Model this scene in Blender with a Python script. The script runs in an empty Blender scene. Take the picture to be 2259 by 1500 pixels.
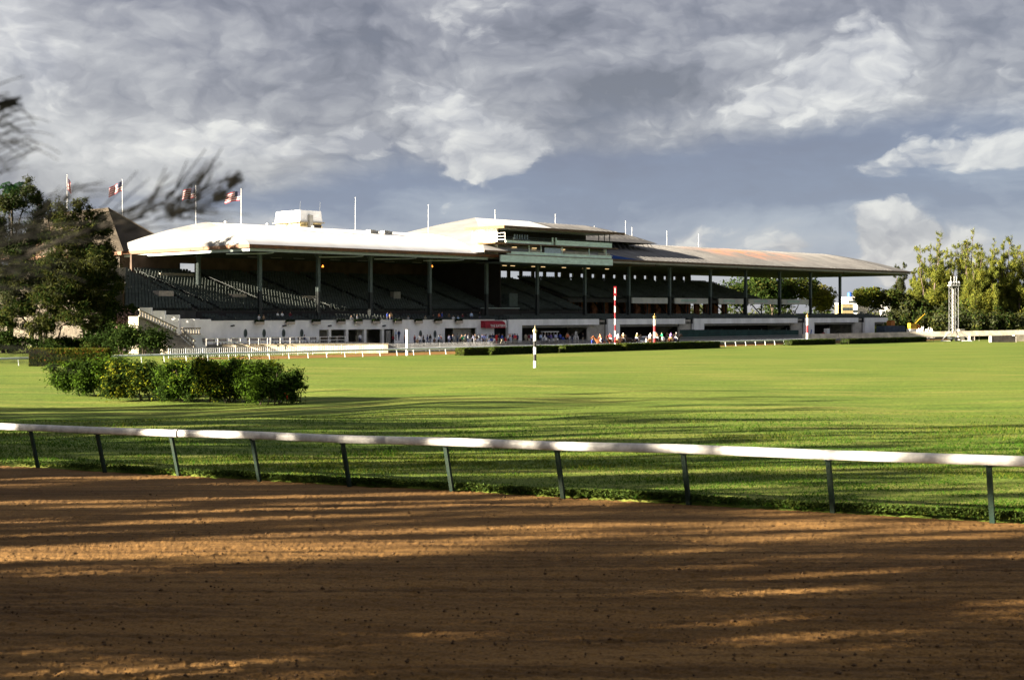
import bpy, math, random
import numpy as np
from mathutils import Vector, Matrix

scene = bpy.context.scene
COL = scene.collection
R = math.radians
random.seed(7)
RNG = np.random.default_rng(11)

# ------------------------------------------------------------------ camera, sky, sun, exposure
CAMZ = 5.8
F = 3137.0          # focal length in photograph pixels (50 mm on a 36 mm wide sensor)
CX, HZ = 1129.5, 690.0
cam_d = bpy.data.cameras.new('camera'); cam = bpy.data.objects.new('camera', cam_d); COL.objects.link(cam)
cam.location = (0, 0, CAMZ); cam.rotation_euler = (R(90), 0, 0)
cam_d.sensor_width = 36.0; cam_d.lens = 36.0 * F / 2259.0
cam_d.shift_y = -(750 - HZ) / 2259.0
cam_d.clip_start = 0.1; cam_d.clip_end = 9000
cam_d.dof.use_dof = True; cam_d.dof.focus_distance = 95.0; cam_d.dof.aperture_fstop = 5.6
scene.camera = cam

SUN_H = Vector((-0.955, -0.297, 0)).normalized()      # horizontal direction towards the sun
SUN_EL = R(16.0)
EXPO = 3.0
scene.view_settings.view_transform = 'Standard'
scene.view_settings.look = 'None'
scene.view_settings.gamma = 1.0
scene.view_settings.use_curve_mapping = False
scene.view_settings.exposure = EXPO

sd = bpy.data.lights.new('sun', 'SUN'); sun = bpy.data.objects.new('sun', sd); COL.objects.link(sun)
sd.energy = 5.0; sd.angle = R(0.6); sd.color = (1.0, 0.86, 0.66)
to_sun = Vector((SUN_H.x * math.cos(SUN_EL), SUN_H.y * math.cos(SUN_EL), math.sin(SUN_EL)))
sun.rotation_euler = to_sun.to_track_quat('Z', 'Y').to_euler()

def srgb(r, g, b):
    def f(c):
        c /= 255.0
        return c / 12.92 if c <= 0.04045 else ((c + 0.055) / 1.055) ** 2.4
    return (f(r), f(g), f(b))

def build_world():
    w = bpy.data.worlds.new('World'); scene.world = w; w.use_nodes = True
    nt = w.node_tree; N = nt.nodes; L = nt.links
    N.clear()
    out = N.new('ShaderNodeOutputWorld'); bg = N.new('ShaderNodeBackground'); L.new(bg.outputs[0], out.inputs[0])
    STR = 0.1
    bg.inputs[1].default_value = STR
    sky = N.new('ShaderNodeTexSky'); sky.sky_type = 'NISHITA'; sky.sun_disc = False
    sky.sun_elevation = SUN_EL
    sky.sun_rotation = math.atan2(SUN_H.x, SUN_H.y)
    sky.air_density = 1.0; sky.dust_density = 1.0
    def math_(op, a, b=None, clamp=False):
        n = N.new('ShaderNodeMath'); n.operation = op; n.use_clamp = clamp
        for i, v in enumerate((a, b)):
            if v is None: continue
            if isinstance(v, (int, float)): n.inputs[i].default_value = v
            else: L.new(v, n.inputs[i])
        return n.outputs[0]
    def vmath(op, a, b):
        n = N.new('ShaderNodeVectorMath'); n.operation = op
        for i, v in enumerate((a, b)):
            if isinstance(v, tuple): n.inputs[i].default_value = v
            else: L.new(v, n.inputs[i])
        return n
    tc = N.new('ShaderNodeTexCoord')
    sep = N.new('ShaderNodeSeparateXYZ'); L.new(tc.outputs['Generated'], sep.inputs[0])
    az = math_('ARCTAN2', sep.outputs[0], sep.outputs[1])
    el = math_('ARCSINE', math_('MAXIMUM', sep.outputs[2], 0.0))
    cmb = N.new('ShaderNodeCombineXYZ'); L.new(az, cmb.inputs[0]); L.new(math_('MULTIPLY', el, 1.75), cmb.inputs[1])
    V0 = cmb.outputs[0]
    def noise(vec, scale, detail, rough, out='Fac'):
        n = N.new('ShaderNodeTexNoise'); n.noise_dimensions = '2D'; n.inputs['Scale'].default_value = scale
        n.inputs['Detail'].default_value = detail; n.inputs['Roughness'].default_value = rough
        L.new(vec, n.inputs['Vector']); return n.outputs[out]
    def puff(vec, scale):
        n = N.new('ShaderNodeTexVoronoi'); n.voronoi_dimensions = '2D'; n.feature = 'F1'; n.inputs['Scale'].default_value = scale
        L.new(vec, n.inputs['Vector']); return n.outputs['Distance']
    def warp(vec, scale, det, amt):
        c = noise(vec, scale, det, .55, 'Color')
        return vmath('ADD', vec, vmath('MULTIPLY', vmath('SUBTRACT', c, (.5, .5, .5)).outputs[0], (amt, amt, 0.0)).outputs[0]).outputs[0]
    V = warp(V0, 8.0, 3.0, .045); VW = warp(warp(V, 28.0, 4.0, .018), 90.0, 5.0, .010)
    def cloud(off):
        v = vmath('ADD', VW, off).outputs[0]
        c = noise(v, 7.0, 9.0, .56)
        c = math_('SUBTRACT', c, math_('MULTIPLY', puff(v, 14.0), .22))
        c = math_('SUBTRACT', c, math_('MULTIPLY', puff(v, 38.0), .14))
        return math_('SUBTRACT', c, math_('MULTIPLY', puff(v, 95.0), .075))
    n1 = cloud((0, 0, 0)); n1b = cloud((-0.0075, 0.0125, 0.0))
    rim = math_('SUBTRACT', n1, n1b); cn = math_('SUBTRACT', n1, .315)
    def gauss(vec, banks):
        tot = None
        for (px, py, rx, ry, a) in banks:
            a0 = math.atan((px - CX) / F); e0 = math.atan((HZ - py) / F)
            d = vmath('MULTIPLY', vmath('SUBTRACT', vec, (a0, e0 * 1.75, 0)).outputs[0], (F / rx, F / ry / 1.75, 0.0)).outputs[0]
            g = math_('MULTIPLY', math_('EXPONENT', math_('MULTIPLY', vmath('DOT_PRODUCT', d, d).outputs['Value'], -0.7)), a)
            tot = g if tot is None else math_('ADD', tot, g)
        return tot
    # grey decks of cloud, blue-slate openings and bright heaps, laid out by bearing and height above the horizon
    grey = gauss(V, [(110, 250, 260, 150, .14), (40, 60, 220, 80, .14), (430, 330, 320, 60, .10), (900, 60, 430, 60, -.22), (1180, 40, 150, 60, -.16), (680, 205, 280, 48, -.24),
                     (1000, 200, 220, 60, .10), (1330, 60, 200, 60, .12), (1480, 185, 240, 35, -.24), (1900, 40, 350, 60, -.12), (1290, 190, 120, 30, -.16), (200, 240, 140, 30, -.12)])
    lay = math_('SUBTRACT', noise(vmath('MULTIPLY', V, (.55, 1.5, 1)).outputs[0], 13.0, 6.0, .55), .5)       # long flat layers
    m = math_('ADD', math_('ADD', math_('MULTIPLY', cn, .85), math_('MULTIPLY', rim, .5)), math_('ADD', math_('ADD', grey, math_('MULTIPLY', lay, .25)), .54))
    gap = gauss(V, [(1500, 385, 430, 55, .9), (2080, 300, 360, 60, .9), (860, 400, 120, 60, .55), (1050, 455, 480, 45, .75), (1800, 425, 620, 50, .7), (560, 475, 320, 30, .35), (1750, 540, 700, 70, .9), (2250, 430, 250, 90, .7), (1130, 600, 1600, 70, .8)])
    heap = gauss(VW, [(1000, 300, 120, 75, .75), (1110, 335, 110, 45, .75), (950, 190, 100, 45, .55), (1250, 95, 130, 60, .45), (800, 325, 55, 32, .75), (690, 330, 160, 38, .62), (430, 320, 150, 40, .45), (1890, 105, 75, 60, .66), (1850, 175, 110, 35, .62),
                     (1600, 235, 220, 28, .50), (1330, 270, 120, 35, .5), (60, 70, 90, 70, .55), (110, 190, 110, 50, .60), (1965, 545, 60, 65, 1.15), (2045, 565, 110, 45, 1.05), (1525, 530, 70, 26, .55), (2230, 180, 110, 40, .55), (1740, 555, 40, 22, .6),
                     (2200, 360, 160, 26, .40), (1750, 345, 120, 22, .38), (1850, 395, 200, 20, .38)])
    def ramp(f, stops):
        r = N.new('ShaderNodeValToRGB'); L.new(f, r.inputs[0]); cr = r.color_ramp
        cr.elements[0].position = stops[0][0]; cr.elements[1].position = stops[-1][0]
        for p, c in stops[1:-1]: cr.elements.new(p)
        k = 1.0 / (2 ** EXPO)
        for e, (p, c) in zip(cr.elements, stops): e.position = p; c = srgb(*c); e.color = (c[0] * k, c[1] * k, c[2] * k, 1)
        return r.outputs[0]
    def sstep(f, lo, hi):
        r = N.new('ShaderNodeMapRange'); r.interpolation_type = 'SMOOTHSTEP'; L.new(f, r.inputs[0]); r.inputs[1].default_value = lo; r.inputs[2].default_value = hi; return r.outputs[0]
    def mixc(f, x, y):
        n = N.new('ShaderNodeMixRGB'); L.new(x, n.inputs[1]); L.new(y, n.inputs[2])
        if isinstance(f, float): n.inputs[0].default_value = f
        else: L.new(f, n.inputs[0])
        return n.outputs[0]
    c_grey = ramp(m, [(.15, (112, 111, 122)), (.36, (140, 139, 149)), (.54, (166, 165, 171)), (.74, (194, 193, 195)), (.95, (220, 218, 217))])
    c_blue = ramp(math_('ADD', math_('ADD', math_('MULTIPLY', el, 4.2), math_('MULTIPLY', cn, -.30)), math_('MULTIPLY', lay, -.35)), [(.06, (178, 182, 192)), (.20, (160, 168, 185)), (.36, (124, 133, 159)), (.55, (116, 121, 145)), (.9, (120, 123, 141))])
    c = mixc(sstep(math_('ADD', math_('MULTIPLY', gap, .95), math_('ADD', math_('MULTIPLY', lay, -.8), math_('MULTIPLY', cn, -1.0))), .05, 1.0), c_grey, c_blue)
    hm = sstep(math_('ADD', heap, math_('MULTIPLY', cn, 1.9)), .34, .70)
    c_heap = ramp(math_('ADD', math_('ADD', math_('MULTIPLY', rim, 1.5), .50), math_('MULTIPLY', cn, .9)), [(.25, (160, 160, 170)), (.55, (198, 197, 200)), (.9, (230, 228, 224))])
    c = mixc(math_('MULTIPLY', hm, .82), c, c_heap)
    sc = vmath('SCALE', c, (0, 0, 0)); sc.inputs['Scale'].default_value = 1.0 / STR
    L.new(mixc(0.97, sky.outputs[0], sc.outputs[0]), bg.inputs[0])
    w.cycles.sampling_method = 'MANUAL'; w.cycles.sample_map_resolution = 512
build_world()

# ------------------------------------------------------------------ terrain height and pixel helpers
TY = np.array([-400, -60, 0, 10, 21.8, 33.8, 45, 60, 80, 110, 150, 190, 260, 6000.])
TZ = np.array([3.5, 3.5, 3.4, 3.1, 2.6, 2.1, 1.66, 1.16, .70, .33, .10, .0, .0, .0])
_m = np.gradient(TZ, TY); _m[-3:] = 0; _m[:2] = 0
def terr(Y):
    Y = np.clip(np.asarray(Y, float), TY[0], TY[-1] - 1)
    i = np.clip(np.searchsorted(TY, Y, side='right') - 1, 0, len(TY) - 2)
    h = TY[i + 1] - TY[i]; t = (Y - TY[i]) / h
    return ((2*t**3 - 3*t**2 + 1)*TZ[i] + (t**3 - 2*t**2 + t)*h*_m[i] + (-2*t**3 + 3*t**2)*TZ[i+1] + (t**3 - t**2)*h*_m[i+1])
def G(px, py):
    """ground point seen at a photograph pixel"""
    lo, hi = 3.0, 2500.0
    for _ in range(60):
        mid = 0.5 * (lo + hi)
        z = CAMZ - (py - HZ) / F * mid
        if z > terr(mid): lo = mid
        else: hi = mid
    return Vector(((px - CX) / F * lo, lo, float(terr(lo))))
def W(px, py, Y):
    return Vector(((px - CX) / F * Y, Y, CAMZ - (py - HZ) / F * Y))
# grandstand frame: x along the front (to the right), y back from the front, z up
UX = Vector((3070, F, 0)).normalized()
NX = Vector((UX.y, -UX.x, 0))
P0 = Vector((220.5 / F * 271, 271.0, 0))
BROT = math.atan2(UX.y, UX.x)
def B(s, t, z=0.0):
    """s along the stand, t out in front of it"""
    p = P0 + UX * s + NX * t
    return Vector((p.x, p.y, z))
def S_of(px, t):
    k = (px - CX) / F; a = P0 + NX * t
    return (k * a.y - a.x) / (UX.x - k * UX.y)
def Z_of(px, py, t):
    s = S_of(px, t); return CAMZ - (py - HZ) / F * B(s, t).y

# ------------------------------------------------------------------ materials
MATS = {}
def mat(name, col, rough=0.8, var=0.12, scale=3.0, bump=0.0, bscale=None, metal=0.0, spec=0.3, detail=5.0, col2=None, emit=None, stretch=None, warm=0.0):
    m = bpy.data.materials.new(name); m.use_nodes = True
    nt = m.node_tree; N = nt.nodes; L = nt.links
    p = N['Principled BSDF']
    p.inputs['Roughness'].default_value = rough; p.inputs['Metallic'].default_value = metal
    p.inputs['Specular IOR Level'].default_value = spec
    tc = N.new('ShaderNodeTexCoord'); mp = N.new('ShaderNodeMapping'); L.new(tc.outputs['Object'], mp.inputs[0])
    if stretch: mp.inputs['Scale'].default_value = stretch
    nz = N.new('ShaderNodeTexNoise'); nz.inputs['Scale'].default_value = scale; nz.inputs['Detail'].default_value = detail
    nz.inputs['Roughness'].default_value = 0.6
    L.new(mp.outputs[0], nz.inputs['Vector'])
    rp = N.new('ShaderNodeValToRGB'); L.new(nz.outputs['Fac'], rp.inputs[0])
    c = col; d = col2 if col2 else tuple(x * (1 - 2.2 * var) for x in col)
    e = col if col2 else tuple(min(1, x * (1 + var)) for x in col)
    rp.color_ramp.elements[0].position = 0.32; rp.color_ramp.elements[0].color = (*[max(0, x) for x in d], 1)
    rp.color_ramp.elements[1].position = 0.68; rp.color_ramp.elements[1].color = (*e, 1)
    L.new(rp.outputs[0], p.inputs['Base Color'])
    if bump:
        nb = N.new('ShaderNodeTexNoise'); nb.inputs['Scale'].default_value = bscale or scale * 6; nb.inputs['Detail'].default_value = 6
        L.new(mp.outputs[0], nb.inputs['Vector'])
        b = N.new('ShaderNodeBump'); b.inputs['Strength'].default_value = bump; b.inputs['Distance'].default_value = 0.05
        L.new(nb.outputs['Fac'], b.inputs['Height']); L.new(b.outputs[0], p.inputs['Normal'])
    if emit:
        p.inputs['Emission Color'].default_value = (*emit[0], 1); p.inputs['Emission Strength'].default_value = emit[1]
    MATS[name] = m
    return m
def leafmat(name, col, trans=0.3, var=0.35):
    m = bpy.data.materials.new(name); m.use_nodes = True
    nt = m.node_tree; N = nt.nodes; L = nt.links; N.clear()
    out = N.new('ShaderNodeOutputMaterial'); mix = N.new('ShaderNodeMixShader'); mix.inputs[0].default_value = trans
    d = N.new('ShaderNodeBsdfDiffuse'); t = N.new('ShaderNodeBsdfTranslucent')
    g = N.new('ShaderNodeNewGeometry')
    mr = N.new('ShaderNodeMapRange'); L.new(g.outputs['Random Per Island'], mr.inputs[0])
    mr.inputs[3].default_value = 1 - var; mr.inputs[4].default_value = 1 + var
    sc = N.new('ShaderNodeVectorMath'); sc.operation = 'SCALE'; sc.inputs[0].default_value = col
    L.new(mr.outputs[0], sc.inputs['Scale'])
    L.new(sc.outputs[0], d.inputs[0]); L.new(sc.outputs[0], t.inputs[0])
    L.new(d.outputs[0], mix.inputs[1]); L.new(t.outputs[0], mix.inputs[2]); L.new(mix.outputs[0], out.inputs[0])
    MATS[name] = m
    return m

mat('white_paint', (.80, .79, .76), .6, .06, .5, bump=.1)
mat('white_wall', (.84, .84, .85), .85, .10, .35, bump=.15, stretch=(1, 1, .5))
mat('cream_wall', (0.5850, 0.5250, 0.4200), .85, .18, .8, bump=.2)
mat('concrete', (0.4250, 0.3995, 0.3570), .9, .16, .8, bump=.3)
mat('apron_concrete', (.24, .23, .215), .9, .14, .5, bump=.2)
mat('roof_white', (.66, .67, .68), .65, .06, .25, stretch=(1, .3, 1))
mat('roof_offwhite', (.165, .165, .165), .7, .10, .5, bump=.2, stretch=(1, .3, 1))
mat('ceiling', (.30, .30, .27), .9, .10, .4)
mat('steel_green', (.085, .115, .115), .6, .10, 2)
mat('steel_dark', (.022, .028, .03), .6, .10, 2)
mat('steel_pale', (.34, .41, .40), .6, .08, 2)
mat('teal_paint', (.62, .80, .77), .7, .10, .8, stretch=(1, 1, 3))
mat('copper', (.15, .058, .016), .55, .25, 1.2, spec=.5)
mat('brown_fascia', (.12, .075, .05), .7, .2, 1.2)
mat('tan_fascia', (.24, .13, .045), .7, .2, 1.2)
mat('grey_fascia', (.30, .29, .27), .7, .12, 1.2)
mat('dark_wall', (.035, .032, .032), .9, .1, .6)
mat('brown_wall', (0.0880, 0.0600, 0.0440), .9, .2, .4)
mat('brick_wall', (.30, .12, .06), .9, .3, 1.4)
mat('seat_green', (.052, .066, .060), .7, .2, .8)
mat('seat_dark', (.03, .04, .038), .7, .2, .8)
mat('deck', (.065, .064, .06), .9, .2, .5)
mat('stone', (0.2850, 0.2550, 0.2025), .9, .18, 1.2, bump=.3)
mat('shaded_stone', (.10, .085, .065), .9, .3, .6, bump=.3)  # darker copy of stone: the trees' shade put into the wall colour
mat('blue_tarp', (.012, .05, .19), .9, .15, 1.0, spec=.05)
mat('red_awning', (.30, .015, .03), .7, .12, 1.0)
mat('red_paint', (0.2310, 0.0083, 0.0165), .5, .15, 2)
mat('black_paint', (.015, .015, .017), .5, .1, 2)
mat('gold', (0.3720, 0.2520, 0.0780), .35, .1, 3, metal=.7, spec=.5)
mat('pale_gold', (0.5040, 0.4200, 0.2380), .45, .1, 3, spec=.5)
mat('galv', (.20, .21, .22), .6, .1, 2)
mat('wood', (0.1400, 0.0980, 0.0630), .8, .25, 2, stretch=(1, 6, 6))
mat('dark_wood', (.06, .045, .035), .8, .2, 2)
mat('bark', (0.1020, 0.0780, 0.0600), .95, .35, 3, bump=.6, stretch=(3, 3, .8))
mat('bark_pale', (0.1000, 0.0825, 0.0650), .95, .3, 2.0, bump=.6, stretch=(3, 3, .8))
mat('bark_dark', (.02, .016, .012), .95, .3, 3, bump=.5)
mat('glass_dark', (.03, .04, .05), .15, .1, 1, spec=.6)
mat('car_white', (.80, .81, .82), .25, .03, 1, spec=.6)
mat('rubber', (.02, .02, .02), .8, .1, 4)
mat('yellow_paint', (0.4200, 0.2520, 0.0180), .5, .12, 2)
mat('orange_paint', (0.4200, 0.1500, 0.0240), .6, .12, 2)
mat('blue_paint', (0.0210, 0.0840, 0.3500), .5, .1, 2)
mat('skin', (0.3150, 0.1950, 0.1350), .6, .1, 4)
mat('hair', (.025, .018, .014), .7, .1, 4)
mat('terracotta', (0.4800, 0.4160, 0.3520), .8, .1, 3)
mat('lamp_warm', (.9, .5, .2), .5, emit=((1.0, .25, .03), .55))
mat('lamp_pale', (.9, .8, .6), .5, emit=((1.0, .68, .32), .16))
mat('chair_blue', (.34, .42, .56), .6, .1, 3)
mat('dirt_clod', (.075, .04, .014), .95, .3, 14)

# weathered grey/brown metal roof of the right hand stand
def weathered(name, base, light, rust, mid, rustpos=None):
    m = bpy.data.materials.new(name); m.use_nodes = True
    nt = m.node_tree; N = nt.nodes; L = nt.links; p = N['Principled BSDF']
    p.inputs['Roughness'].default_value = .9; p.inputs['Specular IOR Level'].default_value = .12
    tc = N.new('ShaderNodeTexCoord')
    def nz(scale, st, det=8):
        mp = N.new('ShaderNodeMapping'); mp.inputs['Scale'].default_value = st; L.new(tc.outputs['Object'], mp.inputs[0])
        n = N.new('ShaderNodeTexNoise'); n.inputs['Scale'].default_value = scale; n.inputs['Detail'].default_value = det; n.inputs['Roughness'].default_value = .65
        L.new(mp.outputs[0], n.inputs['Vector']); return n.outputs['Fac']
    a = nz(.25, (1, .5, 1)); b = nz(.09, (1, .8, 1), 6); c = nz(1.6, (1.4, .35, 1))
    def ramp(f, p0, c0, p1, c1):
        r = N.new('ShaderNodeValToRGB'); L.new(f, r.inputs[0]); e = r.color_ramp.elements
        e[0].position = p0; e[0].color = (*c0, 1); e[1].position = p1; e[1].color = (*c1, 1); return r.outputs[0]
    col = ramp(a, .3, base, .7, light)
    def mixc(f, x, y, mode='MIX'):
        mx = N.new('ShaderNodeMixRGB'); mx.blend_type = mode; L.new(f, mx.inputs[0]) if not isinstance(f, float) else setattr(mx.inputs[0], 'default_value', f)
        L.new(x, mx.inputs[1]); L.new(y, mx.inputs[2]); return mx.outputs[0]
    rr = N.new('ShaderNodeRGB'); rr.outputs[0].default_value = (*rust, 1)
    msk = ramp(b, .55, (0, 0, 0), .75, (1, 1, 1))
    if rustpos:
        mp = N.new('ShaderNodeMapping'); mp.vector_type = 'POINT'
        L.new(tc.outputs['Object'], mp.inputs[0])
        mp.inputs['Location'].default_value = (-rustpos[0] / 26, -rustpos[1] / 10, 0); mp.inputs['Scale'].default_value = (1 / 26, 1 / 10, 0)
        ln = N.new('ShaderNodeVectorMath'); ln.operation = 'LENGTH'; L.new(mp.outputs[0], ln.inputs[0])
        g = ramp(ln.outputs['Value'], .15, (1, 1, 1), .9, (0, 0, 0))
        ns = ramp(a, .42, (0, 0, 0), .6, (1, 1, 1))
        msk = mixc(1.0, g, ns, 'MULTIPLY')
    col = mixc(msk, col, rr.outputs[0])
    md = N.new('ShaderNodeRGB'); md.outputs[0].default_value = (*mid, 1)
    col = mixc(ramp(c, .5, (0, 0, 0), .8, (.5, .5, .5)), col, md.outputs[0])
    L.new(col, p.inputs['Base Color'])
    bp = N.new('ShaderNodeBump'); bp.inputs['Strength'].default_value = .4; bp.inputs['Distance'].default_value = .06
    L.new(c, bp.inputs['Height']); L.new(bp.outputs[0], p.inputs['Normal'])
    MATS[name] = m
weathered('roof_grey', (.095, .095, .097), (.185, .182, .180), (.36, .125, .05), (.17, .165, .165), rustpos=(62, 13))
weathered('slate', (.024, .020, .016), (.058, .048, .036), (.09, .036, .012), (.034, .031, .029))

# grass ground
def grass_mat():
    m = bpy.data.materials.new('grass_ground'); m.use_nodes = True
    nt = m.node_tree; N = nt.nodes; L = nt.links; p = N['Principled BSDF']
    p.inputs['Roughness'].default_value = .9; p.inputs['Specular IOR Level'].default_value = .1
    tc = N.new('ShaderNodeTexCoord')
    def nz(scale, det=6, st=(1, 1, 1), rough=.62):
        mp = N.new('ShaderNodeMapping'); mp.inputs['Scale'].default_value = st; L.new(tc.outputs['Object'], mp.inputs[0])
        n = N.new('ShaderNodeTexNoise'); n.inputs['Scale'].default_value = scale; n.inputs['Detail'].default_value = det; n.inputs['Roughness'].default_value = rough
        L.new(mp.outputs[0], n.inputs['Vector']); return n.outputs['Fac']
    def ramp(f, els):
        r = N.new('ShaderNodeValToRGB'); L.new(f, r.inputs[0]); cr = r.color_ramp
        cr.elements[0].position = els[0][0]; cr.elements[1].position = els[-1][0]
        for q, c in els[1:-1]: cr.elements.new(q)
        for e, (q, c) in zip(cr.elements, els): e.position = q; e.color = (*c, 1)
        return r.outputs[0]
    big = nz(.06, 7, (.35, .8, 1)); mid = nz(.5, 7, (.16, 1, 1)); fine = nz(5.0, 6); vf = nz(28., 4)
    c1 = ramp(big, [(.32, (.058, .106, .013)), (.5, (.098, .138, .019)), (.66, (.145, .153, .032))])
    c2 = ramp(mid, [(.36, (.044, .088, .011)), (.50, (.095, .137, .018)), (.64, (.172, .165, .042))])
    mx = N.new('ShaderNodeMixRGB'); mx.inputs[0].default_value = .6; L.new(c1, mx.inputs[1]); L.new(c2, mx.inputs[2])
    c3 = ramp(fine, [(.3, (.5, .5, .5)), (.7, (1.4, 1.4, 1.4))])
    mu = N.new('ShaderNodeMixRGB'); mu.blend_type = 'MULTIPLY'; mu.inputs[0].default_value = 1; L.new(mx.outputs[0], mu.inputs[1]); L.new(c3, mu.inputs[2])
    L.new(mu.outputs[0], p.inputs['Base Color'])
    ad = N.new('ShaderNodeMath'); ad.operation = 'MULTIPLY_ADD'; L.new(fine, ad.inputs[0]); ad.inputs[1].default_value = 2.0; L.new(vf, ad.inputs[2])
    b = N.new('ShaderNodeBump'); b.inputs['Strength'].default_value = .55; b.inputs['Distance'].default_value = .05
    L.new(ad.outputs[0], b.inputs['Height']); L.new(b.outputs[0], p.inputs['Normal'])
    MATS['grass_ground'] = m
grass_mat()
def dirt_mat(name, k=1.0, fine=True):
    m = bpy.data.materials.new(name); m.use_nodes = True
    nt = m.node_tree; N = nt.nodes; L = nt.links; p = N['Principled BSDF']
    p.inputs['Roughness'].default_value = .95; p.inputs['Specular IOR Level'].default_value = .1
    tc = N.new('ShaderNodeTexCoord')
    def nz(scale, det, rot=0, st=(1, 1, 1)):
        mp = N.new('ShaderNodeMapping'); mp.inputs['Rotation'].default_value = (0, 0, rot); mp.inputs['Scale'].default_value = st
        L.new(tc.outputs['Object'], mp.inputs[0])
        n = N.new('ShaderNodeTexNoise'); n.inputs['Scale'].default_value = scale; n.inputs['Detail'].default_value = det; n.inputs['Roughness'].default_value = .65
        L.new(mp.outputs[0], n.inputs['Vector']); return n.outputs['Fac']
    a = nz(.6, 8, R(32), (.25, 1, 1)); g = nz(30, 6)
    r = N.new('ShaderNodeValToRGB'); L.new(a, r.inputs[0]); e = r.color_ramp.elements
    e[0].position = .3; e[0].color = (.102 * k, .053 * k, .0155 * k, 1); e[1].position = .7; e[1].color = (.225 * k, .126 * k, .042 * k, 1)
    r2 = N.new('ShaderNodeValToRGB'); L.new(g, r2.inputs[0]); e = r2.color_ramp.elements
    e[0].position = .35; e[0].color = (.55, .53, .50, 1); e[1].position = .6; e[1].color = (1.12, 1.12, 1.12, 1)
    mu = N.new('ShaderNodeMixRGB'); mu.blend_type = 'MULTIPLY'; mu.inputs[0].default_value = 1
    L.new(r.outputs[0], mu.inputs[1]); L.new(r2.outputs[0], mu.inputs[2]); L.new(mu.outputs[0], p.inputs['Base Color'])
    h1 = N.new('ShaderNodeValToRGB'); L.new(nz(1.0, 7, R(32), (.16, 5.0, 1)), h1.inputs[0]); e = h1.color_ramp.elements  # moist streaks that also paint the harrow lines' shading into the dirt
    e[0].position = .38; e[0].color = (.42, .40, .37, 1); e[1].position = .56; e[1].color = (1.1, 1.1, 1.1, 1)
    mu2 = N.new('ShaderNodeMixRGB'); mu2.blend_type = 'MULTIPLY'; mu2.inputs[0].default_value = .8
    L.new(mu.outputs[0], mu2.inputs[1]); L.new(h1.outputs[0], mu2.inputs[2]); L.new(mu2.outputs[0], p.inputs['Base Color'])
    b = N.new('ShaderNodeBump'); b.inputs['Strength'].default_value = .7; b.inputs['Distance'].default_value = .02
    L.new(nz(45, 6), b.inputs['Height']); L.new(b.outputs[0], p.inputs['Normal'])
    MATS[name] = m
dirt_mat('dirt'); dirt_mat('dirt_far', 1.15)

for n, c, tr in [('leaf_dark', (0.0154, 0.0280, 0.0070), .25), ('leaf_mid', (0.0301, 0.0476, 0.0098), .3), ('leaf_olive', (0.0427, 0.0476, 0.0119), .3),
             ('leaf_yellow', (0.0854, 0.0910, 0.0126), .35), ('leaf_gold', (0.1008, 0.0959, 0.0203), .35), ('leaf_grey', (0.0378, 0.0441, 0.0224), .25),
             ('leaf_bright', (0.0378, 0.0854, 0.0098), .35), ('leaf_red', (0.1610, 0.0455, 0.0154), .2), ('petal_red', (.28, .02, .012), .2),
             ('needle_dark', (0.0126, 0.0154, 0.0070), .1), ('hedge_dark', (0.0175, 0.0315, 0.0084), .2), ('hedge_mid', (0.0406, 0.0581, 0.0112), .3),
             ('grass_blade', (0.0294, 0.0735, 0.0070), .35), ('grass_blade_y', (0.0945, 0.1155, 0.0175), .35), ('weed', (0.0525, 0.0840, 0.0196), .3),
             ('palm_green', (0.0154, 0.0455, 0.0154), .25), ('pink_blossom', (0.3850, 0.2520, 0.2240), .3)]:
    leafmat(n, c, tr)
CLOTH = {}
for n, c in dict(white=(.75, .75, .77), navy=(.02, .03, .10), black=(.015, .015, .018), maroon=(.13, .02, .03), tan=(.45, .30, .17), lavender=(.45, .48, .72),
                 red=(.50, .03, .03), blue=(.04, .08, .42), grey=(.25, .27, .30), brown=(.14, .08, .05), khaki=(.33, .30, .22), orange=(.75, .22, .10),
                 green=(.02, .36, .16), purple=(.16, .10, .32), pale_blue=(.42, .55, .80), denim=(.05, .07, .14), olive=(.16, .15, .06)).items():
    CLOTH[n] = mat('cloth_' + n, c, .85, .1, 6)

# ------------------------------------------------------------------ mesh helpers
def link(o, parent=None):
    COL.objects.link(o)
    if parent is not None: o.parent = parent
    return o
def M(x): return MATS[x] if isinstance(x, str) else x
def mesh_obj(name, verts, faces, mats, parent=None, midx=None, smooth=False):
    me = bpy.data.meshes.new(name); me.from_pydata([tuple(v) for v in verts], [], faces); me.update()
    if not isinstance(mats, (list, tuple)): mats = [mats]
    for x in mats: me.materials.append(M(x))
    if midx is not None: me.polygons.foreach_set('material_index', np.asarray(midx, dtype=np.int32))
    if smooth: me.polygons.foreach_set('use_smooth', np.ones(len(me.polygons), dtype=bool))
    return link(bpy.data.objects.new(name, me), parent)
def np_obj(name, V, Fq, mats, parent=None, midx=None, smooth=False):
    """fast path: V (n,3) array, Fq (m,k) int array of equal sized faces"""
    V = np.asarray(V, np.float32); Fq = np.asarray(Fq, np.int32)
    me = bpy.data.meshes.new(name); k = Fq.shape[1]; m = Fq.shape[0]
    me.vertices.add(len(V)); me.vertices.foreach_set('co', V.ravel())
    me.loops.add(m * k); me.loops.foreach_set('vertex_index', Fq.ravel())
    me.polygons.add(m); me.polygons.foreach_set('loop_start', np.arange(0, m * k, k, dtype=np.int32))
    if not isinstance(mats, (list, tuple)): mats = [mats]
    for x in mats: me.materials.append(M(x))
    if midx is not None: me.polygons.foreach_set('material_index', np.asarray(midx, dtype=np.int32))
    me.polygons.foreach_set('use_smooth', np.full(m, bool(smooth)))
    me.update(calc_edges=True); me.validate()
    return link(bpy.data.objects.new(name, me), parent)
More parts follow.
